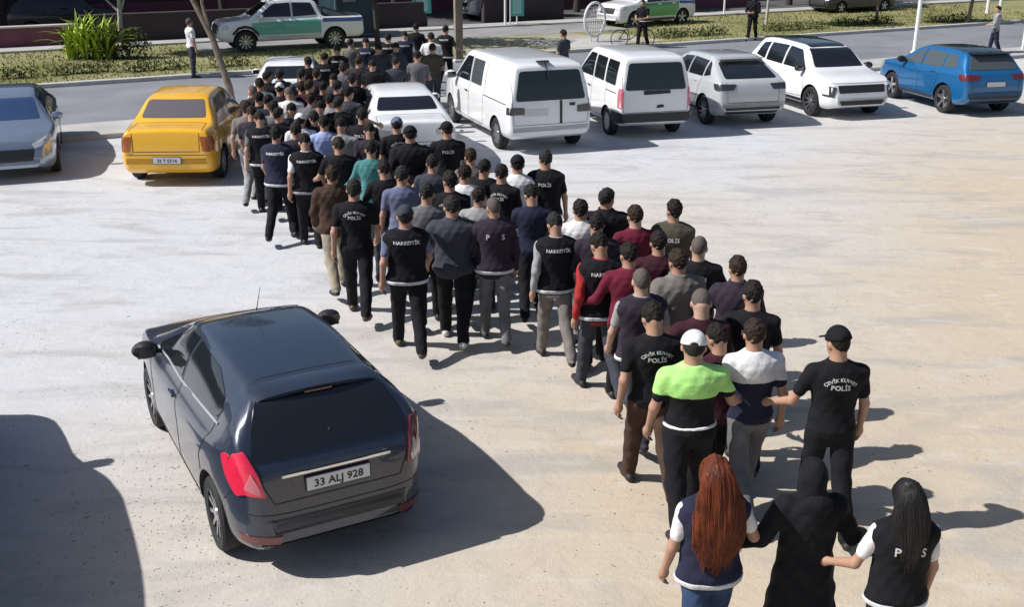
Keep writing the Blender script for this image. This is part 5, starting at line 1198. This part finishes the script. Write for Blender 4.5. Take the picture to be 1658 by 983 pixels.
P_(732, 318, 1.76, 'arm_left', 'broad man in a slate sweater and black trousers with grey head, near the middle', 'jacket', 'slate', 'black', hc='dgrey', yaw=6, shoe=2, wide=1.08)
P_(655, 328, 1.78, 'stride_left', 'man in a lettered black vest with light hem, nearest the front of the hatchback', 't_shirt', 'bluegrey', 'black', vest='black', text='unit', head='cap', capc='slate', hc='dgrey', yaw=2, shoe=1)
P_(728, 282, 1.76, 'standing', 'officer in an arc-lettered t-shirt behind the broad slate sweater', 't_shirt', 'black', 'black', text='polis', yaw=4)
P_(650, 268, 1.76, 'hands_front', 'man in a blue-grey t-shirt behind the light-hemmed vest', 't_shirt', 'bluegrey', 'slate', hc='dgrey', yaw=6, wide=1.06)
P_(572, 288, 1.78, 'stride_left', 'officer in an arc-lettered black t-shirt with black trousers at the left flank', 't_shirt', 'black', 'black', text='polis', hc='dgrey', yaw=10, shoe=1)
P_(537, 268, 1.72, 'stride_right', 'man in a dark brown jacket and beige trousers at the left flank', 'jacket', 'brown', 'beige', yaw=12, hc='brown')
P_(600, 226, 1.76, 'stride_right', 'man in a teal shirt and grey trousers inside the column', 'long_shirt', 'teal', 'grey', yaw=4)
P_(524, 188, 1.76, 'hands_front', 'man in a pale blue shirt inside the column', 't_shirt', 'blue', 'navy', yaw=10)
P_(551, 190, 1.74, 'stride_left', 'man in a pale grey-blue shirt beside the pale blue shirt', 'long_shirt', 'lgrey', 'slate', yaw=6)
P_(493, 212, 1.78, 'stride_left', 'man in a black vest with pale chest band and white left sleeve', 't_shirt', 'white', 'black', vest='black', text='unit', yaw=4, bandc='lgrey')
P_(446, 204, 1.78, 'stride_right', 'man in a lettered dark vest with light hem at the left edge of the column', 't_shirt', 'slate', 'black', vest='navy', text='unit', yaw=4)
P_(420, 178, 1.76, 'stride_left', 'man in a dark vest with light hem, behind the left edge of the column', 't_shirt', 'grey', 'black', vest='black', text='unit', yaw=2)
P_(586, 174, 1.80, 'arm_left', 'officer in a black lettered shirt in front of the white saloon window', 't_shirt', 'black', 'black', text='polis_small', yaw=-8)
P_(548, 160, 1.76, 'standing', 'man in black with grey hair left of the white saloon', 't_shirt', 'black', 'black', hc='dgrey', yaw=-10)
P_(664, 203, 1.84, 'cuffed_back', 'large man in a black cap and black jacket in front of the white saloon', 'jacket', 'black', 'black', head='cap', yaw=8, wide=1.14)
P_(642, 190, 1.78, 'stride_left', 'officer in a grey-blue cap and arc-lettered t-shirt in front of the white saloon', 't_shirt', 'black', 'black', text='polis', head='cap', capc='bluegrey', yaw=12)
P_(724, 199, 1.78, 'arm_left', 'officer in a black cap with a round back emblem between saloon and minibus', 't_shirt', 'black', 'black', text='polis_small', head='cap', yaw=14)
P_(762, 236, 1.74, 'stride_right', 'man in a stone grey t-shirt in the middle of the column', 't_shirt', 'stone', 'slate', hc='brown', yaw=6)
P_(783, 258, 1.72, 'stride_left', 'man in a dark vest with pale patch in the middle of the column', 't_shirt', 'plum', 'black', vest='black', text='polis_small', band=False, yaw=8)
P_(752, 268, 1.72, 'hands_front', 'man in a white and grey shirt in the middle of the column', 't_shirt', 'white', 'slate', yaw=2)
P_(700, 250, 1.72, 'hands_front', 'dark-haired man in a slate shirt beside the black jacket and cap', 't_shirt', 'slate', 'black', yaw=5)
P_(622, 262, 1.72, 'hands_front', 'dark-haired man in a black shirt right of the teal shirt', 't_shirt', 'black', 'slate', yaw=5)
P_(775, 300, 1.70, 'stride_right', 'man in a light grey shirt left of the plum jacket', 't_shirt', 'lgrey', 'black', yaw=0)
P_(485, 183, 1.70, 'standing', 'man in a white cap in the left half of the column', 't_shirt', 'white', 'slate', head='cap', capc='white', yaw=10)
P_(862, 300, 1.70, 'stride_right', 'man in a navy shirt between the white shirt and the beige trousers', 't_shirt', 'navy', 'black', yaw=8)
P_(1168, 520, 1.70, 'stride_right', 'man in dark maroon between the white cap and the white-topped man', 't_shirt', 'dmaroon', 'black', yaw=8)
P_(1020, 395, 1.72, 'hands_front', 'dark-haired man in a maroon top behind the red sleeves', 'long_shirt', 'maroon', 'black', yaw=8)
# far row by the road, left to right
far = [
 (418, 150, 'stride_right', 't_shirt', 'black', 'lgrey', None, None, 'hair', 'black', 'man in black with light grey trousers at the outer left of the crowd', 0),
 (406, 168, 'stride_right', 't_shirt', 'plum', 'lgrey', None, None, 'hair', 'brown', 'man in a plum t-shirt and light grey trousers at the outer left edge', 4),
 (442, 166, 'hands_front', 't_shirt', 'grey', 'black', None, None, 'hair', 'black', 'man in a grey t-shirt behind the left vest wearers', 0),
 (488, 132, 'arm_left', 'jacket', 'black', 'black', None, None, 'hair', 'black', 'man in a black jacket in front of the hidden white hatchback', 0),
 (452, 112, 'standing', 'jacket', 'slate', 'black', None, None, 'hair', 'dgrey', 'man in a slate jacket left of the hidden white hatchback', 40),
 (522, 132, 'stride_left', 't_shirt', 'black', 'slate', 'black', 'unit', 'hair', 'black', 'man in a black lettered vest above the pale blue shirt', 0),
 (498, 92, 'standing', 't_shirt', 'black', 'slate', None, None, 'hair', 'black', 'man in black beyond the hidden white hatchback', 0),
 (545, 128, 'stride_right', 't_shirt', 'black', 'slate', None, None, 'hair', 'black', 'man in a black shirt just left of the white saloon roof edge', 0),
 (420, 128, 'arm_left', 't_shirt', 'white', 'slate', None, None, 'hair', 'black', 'man in a white t-shirt at the far left of the crowd', 30),
 (508, 178, 'hands_front', 't_shirt', 'plum', 'black', None, None, 'hair', 'black', 'man in a plum t-shirt just left of the pale blue shirt', 0),
 (570, 118, 'stride_left', 't_shirt', 'black', 'black', None, None, 'hair', 'black', 'man in black beside the left roof edge of the white saloon', 0),
 (603, 96, 'stride_right', 't_shirt', 'black', 'slate', None, None, 'hair', 'black', 'man in black behind the left half of the white saloon roof', 0),
 (640, 90, 'stride_left', 't_shirt', 'slate', 'black', None, None, 'hair', 'dgrey', 'man in slate behind the middle of the white saloon roof', 0),
 (676, 84, 'hands_front', 't_shirt', 'grey', 'black', None, None, 'hair', 'black', 'man in a grey t-shirt behind the right half of the white saloon roof', 0),
 (548, 222, 'hands_front', 't_shirt', 'black', 'black', None, None, 'hair', 'brown', 'man in black beside the teal shirt, left side', 6),
 (598, 196, 'stride_left', 't_shirt', 'plum', 'black', None, None, 'hair', 'black', 'man in a plum shirt just ahead of the teal shirt', 6),
 (690, 300, 'hands_front', 't_shirt', 'grey', 'black', None, None, 'hair', 'dgrey', 'man in a grey t-shirt ahead of the broad slate sweater', 4),
 (408, 138, 'standing', 'jacket', 'plum', 'black', None, None, 'cropped', 'grey', 'pale-headed man in a plum jacket at the far left of the crowd', 20),
 (398, 162, 'stride_left', 't_shirt', 'stone', 'lgrey', None, None, 'hair', 'brown', 'man in stone grey with light trousers at the outer left of the crowd', 0),
 (432, 118, 'standing', 'jacket', 'black', 'black', None, None, 'hair', 'black', 'man in a black jacket near the hidden white hatchback, left side', -20),
 (452, 132, 'hands_front', 't_shirt', 'plum', 'slate', None, None, 'cap', 'black', 'man in a white cap and plum shirt near the hidden white hatchback', 15),
 (468, 140, 'stride_right', 't_shirt', 'white', 'slate', None, None, 'cropped', 'grey', 'bald man in a white shirt in the far left crowd', 10),
 (432, 152, 'stride_left', 't_shirt', 'slate', 'black', 'navy', 'unit', 'hair', 'black', 'man in a navy vest with light hem in the far left crowd', 0),
 (470, 166, 'hands_front', 't_shirt', 'slate', 'black', None, None, 'hair', 'black', 'man in a slate shirt left of the white cap', 6),
 (503, 150, 'stride_left', 'jacket', 'grey', 'slate', None, None, 'hair', 'black', 'man in a grey jacket in the far crowd', 0),
 (487, 112, 'standing', 't_shirt', 'slate', 'black', None, None, 'hair', 'dgrey', 'man in slate standing beside the hidden white hatchback, right side', 30),
 (512, 108, 'stride_right', 'jacket', 'plum', 'black', None, None, 'hair', 'brown', 'man in a plum jacket right of the hidden hatchback', 0),
 (517, 166, 'hands_front', 't_shirt', 'black', 'slate', None, None, 'hair', 'black', 'man in a black shirt behind the pale blue shirt', 5),
 (533, 150, 'stride_left', 't_shirt', 'lgrey', 'black', None, None, 'hair', 'black', 'man in a light grey t-shirt left of the white saloon', 0),
 (524, 84, 'stride_left', 't_shirt', 'black', 'grey', 'black', 'unit', 'hair', 'black', 'man in a lettered vest with light hem, first vest left in the far row', 4),
 (546, 72, 'stride_right', 't_shirt', 'slate', 'grey', 'black', 'unit', 'hair', 'black', 'man in a lettered vest, second vest from the left in the far row', 4),
 (567, 62, 'standing', 't_shirt', 'stone', 'slate', None, None, 'hair', 'dgrey', 'man in a stone grey shirt between two vests of the far row', 0),
 (592, 60, 'stride_left', 't_shirt', 'lgrey', 'black', 'navy', 'unit', 'hair', 'black', 'man in a lettered vest, third vest from the left in the far row', 0),
 (612, 72, 'hands_front', 't_shirt', 'slate', 'black', None, None, 'hair', 'black', 'man in slate just left of the middle of the far row', 0),
 (628, 52, 'stride_right', 't_shirt', 'white', 'navy', 'black', 'unit', 'hair', 'black', 'man in a lettered vest with bright sleeves in the middle of the far row', -4),
 (655, 50, 'stride_left', 't_shirt', 'white', 'black', 'navy', 'unit', 'hair', 'dgrey', 'man in a navy vest over white sleeves in the right half of the far row', -4),
 (673, 37, 'standing', 't_shirt', 'black', 'black', None, None, 'hair', 'black', 'tall dark-haired man in black ahead of the far row', -10),
 (698, 52, 'arm_left', 't_shirt', 'white', 'slate', None, None, 'hair', 'black', 'man in a white t-shirt at the right end of the far row', -6),
 (721, 42, 'arm_right', 't_shirt', 'olive', 'black', 'black', 'unit', 'hair', 'black', 'man in a lettered vest at the right end of the far row', -14),
 (640, 68, 'hands_front', 'jacket', 'slate', 'black', None, None, 'hair', 'black', 'man in a slate jacket partly hidden by the middle vests of the far row', 0),
 (580, 92, 'standing', 't_shirt', 'plum', 'black', None, None, 'hair', 'brown', 'man in plum just above the white saloon roof', 0),
 (555, 100, 'stride_right', 'jacket', 'grey', 'slate', None, None, 'hair', 'dgrey', 'man in a grey jacket just left of the white saloon roof', 0),
 (538, 118, 'hands_front', 't_shirt', 'slate', 'black', None, None, 'hair', 'black', 'man in a slate t-shirt below the second far vest', 0),
 (500, 132, 'standing', 't_shirt', 'dmaroon', 'slate', None, None, 'hair', 'brown', 'man in a dark maroon t-shirt in the far crowd', 0),
 (563, 140, 'standing', 't_shirt', 'slate', 'black', None, None, 'cap', 'black', 'man in a black cap beside the white saloon mirror', -10),
 (478, 198, 'hands_front', 't_shirt', 'plum', 'black', None, None, 'hair', 'dgrey', 'man in a plum t-shirt between the two left lettered vests', 4),
 (450, 178, 'standing', 't_shirt', 'black', 'black', None, None, 'hair', 'black', 'man in a black t-shirt ahead of the left lettered vest', 4),
 (700, 70, 'hands_front', 't_shirt', 'olive', 'slate', None, None, 'hair', 'brown', 'man in an olive t-shirt behind the white t-shirt of the far row', 0)]
for (x, y, ps, top, tc, tr, vs, tx, hd, hc, lb, yw) in far:
    P_(x, y, 1.74 + ((x * 7) % 9 - 4) * .008, ps, lb, top, tc, tr, vest=vs, text=tx, head=hd, hc=hc, yaw=yw, capc='white' if 'white cap' in lb else 'black', group=None)
# bystanders
P_(305, 27, 1.76, 'standing', 'man in a white shirt on the far kerb behind the yellow saloon', 't_shirt', 'white', 'slate', yaw=-60, w=(-9.75, 33.6, 0), hc='grey')
P_(1215, -5, 1.76, 'hands_front', 'man in black standing on the far kerb between silver-white and white crossovers', 'jacket', 'black', 'black', yaw=150, w=(9.45, 43.7, 0))
P_(1590, 14, 1.72, 'hands_front', 'man in a pale shirt and dark trousers behind the blue crossover', 'long_shirt', 'lgrey', 'navy', yaw=80, w=(17.0, 39.0, 0))
P_(1042, 20, 1.72, 'hands_front', 'person in dark clothes with a pale bundle, on the plaza beside the bicycle', 't_shirt', 'black', 'black', yaw=140, w=(4.85, 41.3, 0), extra={'belt': 'white'})
P_(913, 48, 1.74, 'standing', 'dark dressed man walking past behind the minibus', 't_shirt', 'slate', 'black', yaw=60)
for o in list(bpy.data.objects):
    if o.get('label', '').startswith('') and o.name.startswith('person') and o.parent is None and 'far kerb' not in o['label'] and 'plaza' not in o['label'] and 'behind the blue' not in o['label'] and 'behind the minibus' not in o['label']: o['group'] = GR
print('people', NP[0], 'objects', len(bpy.data.objects))
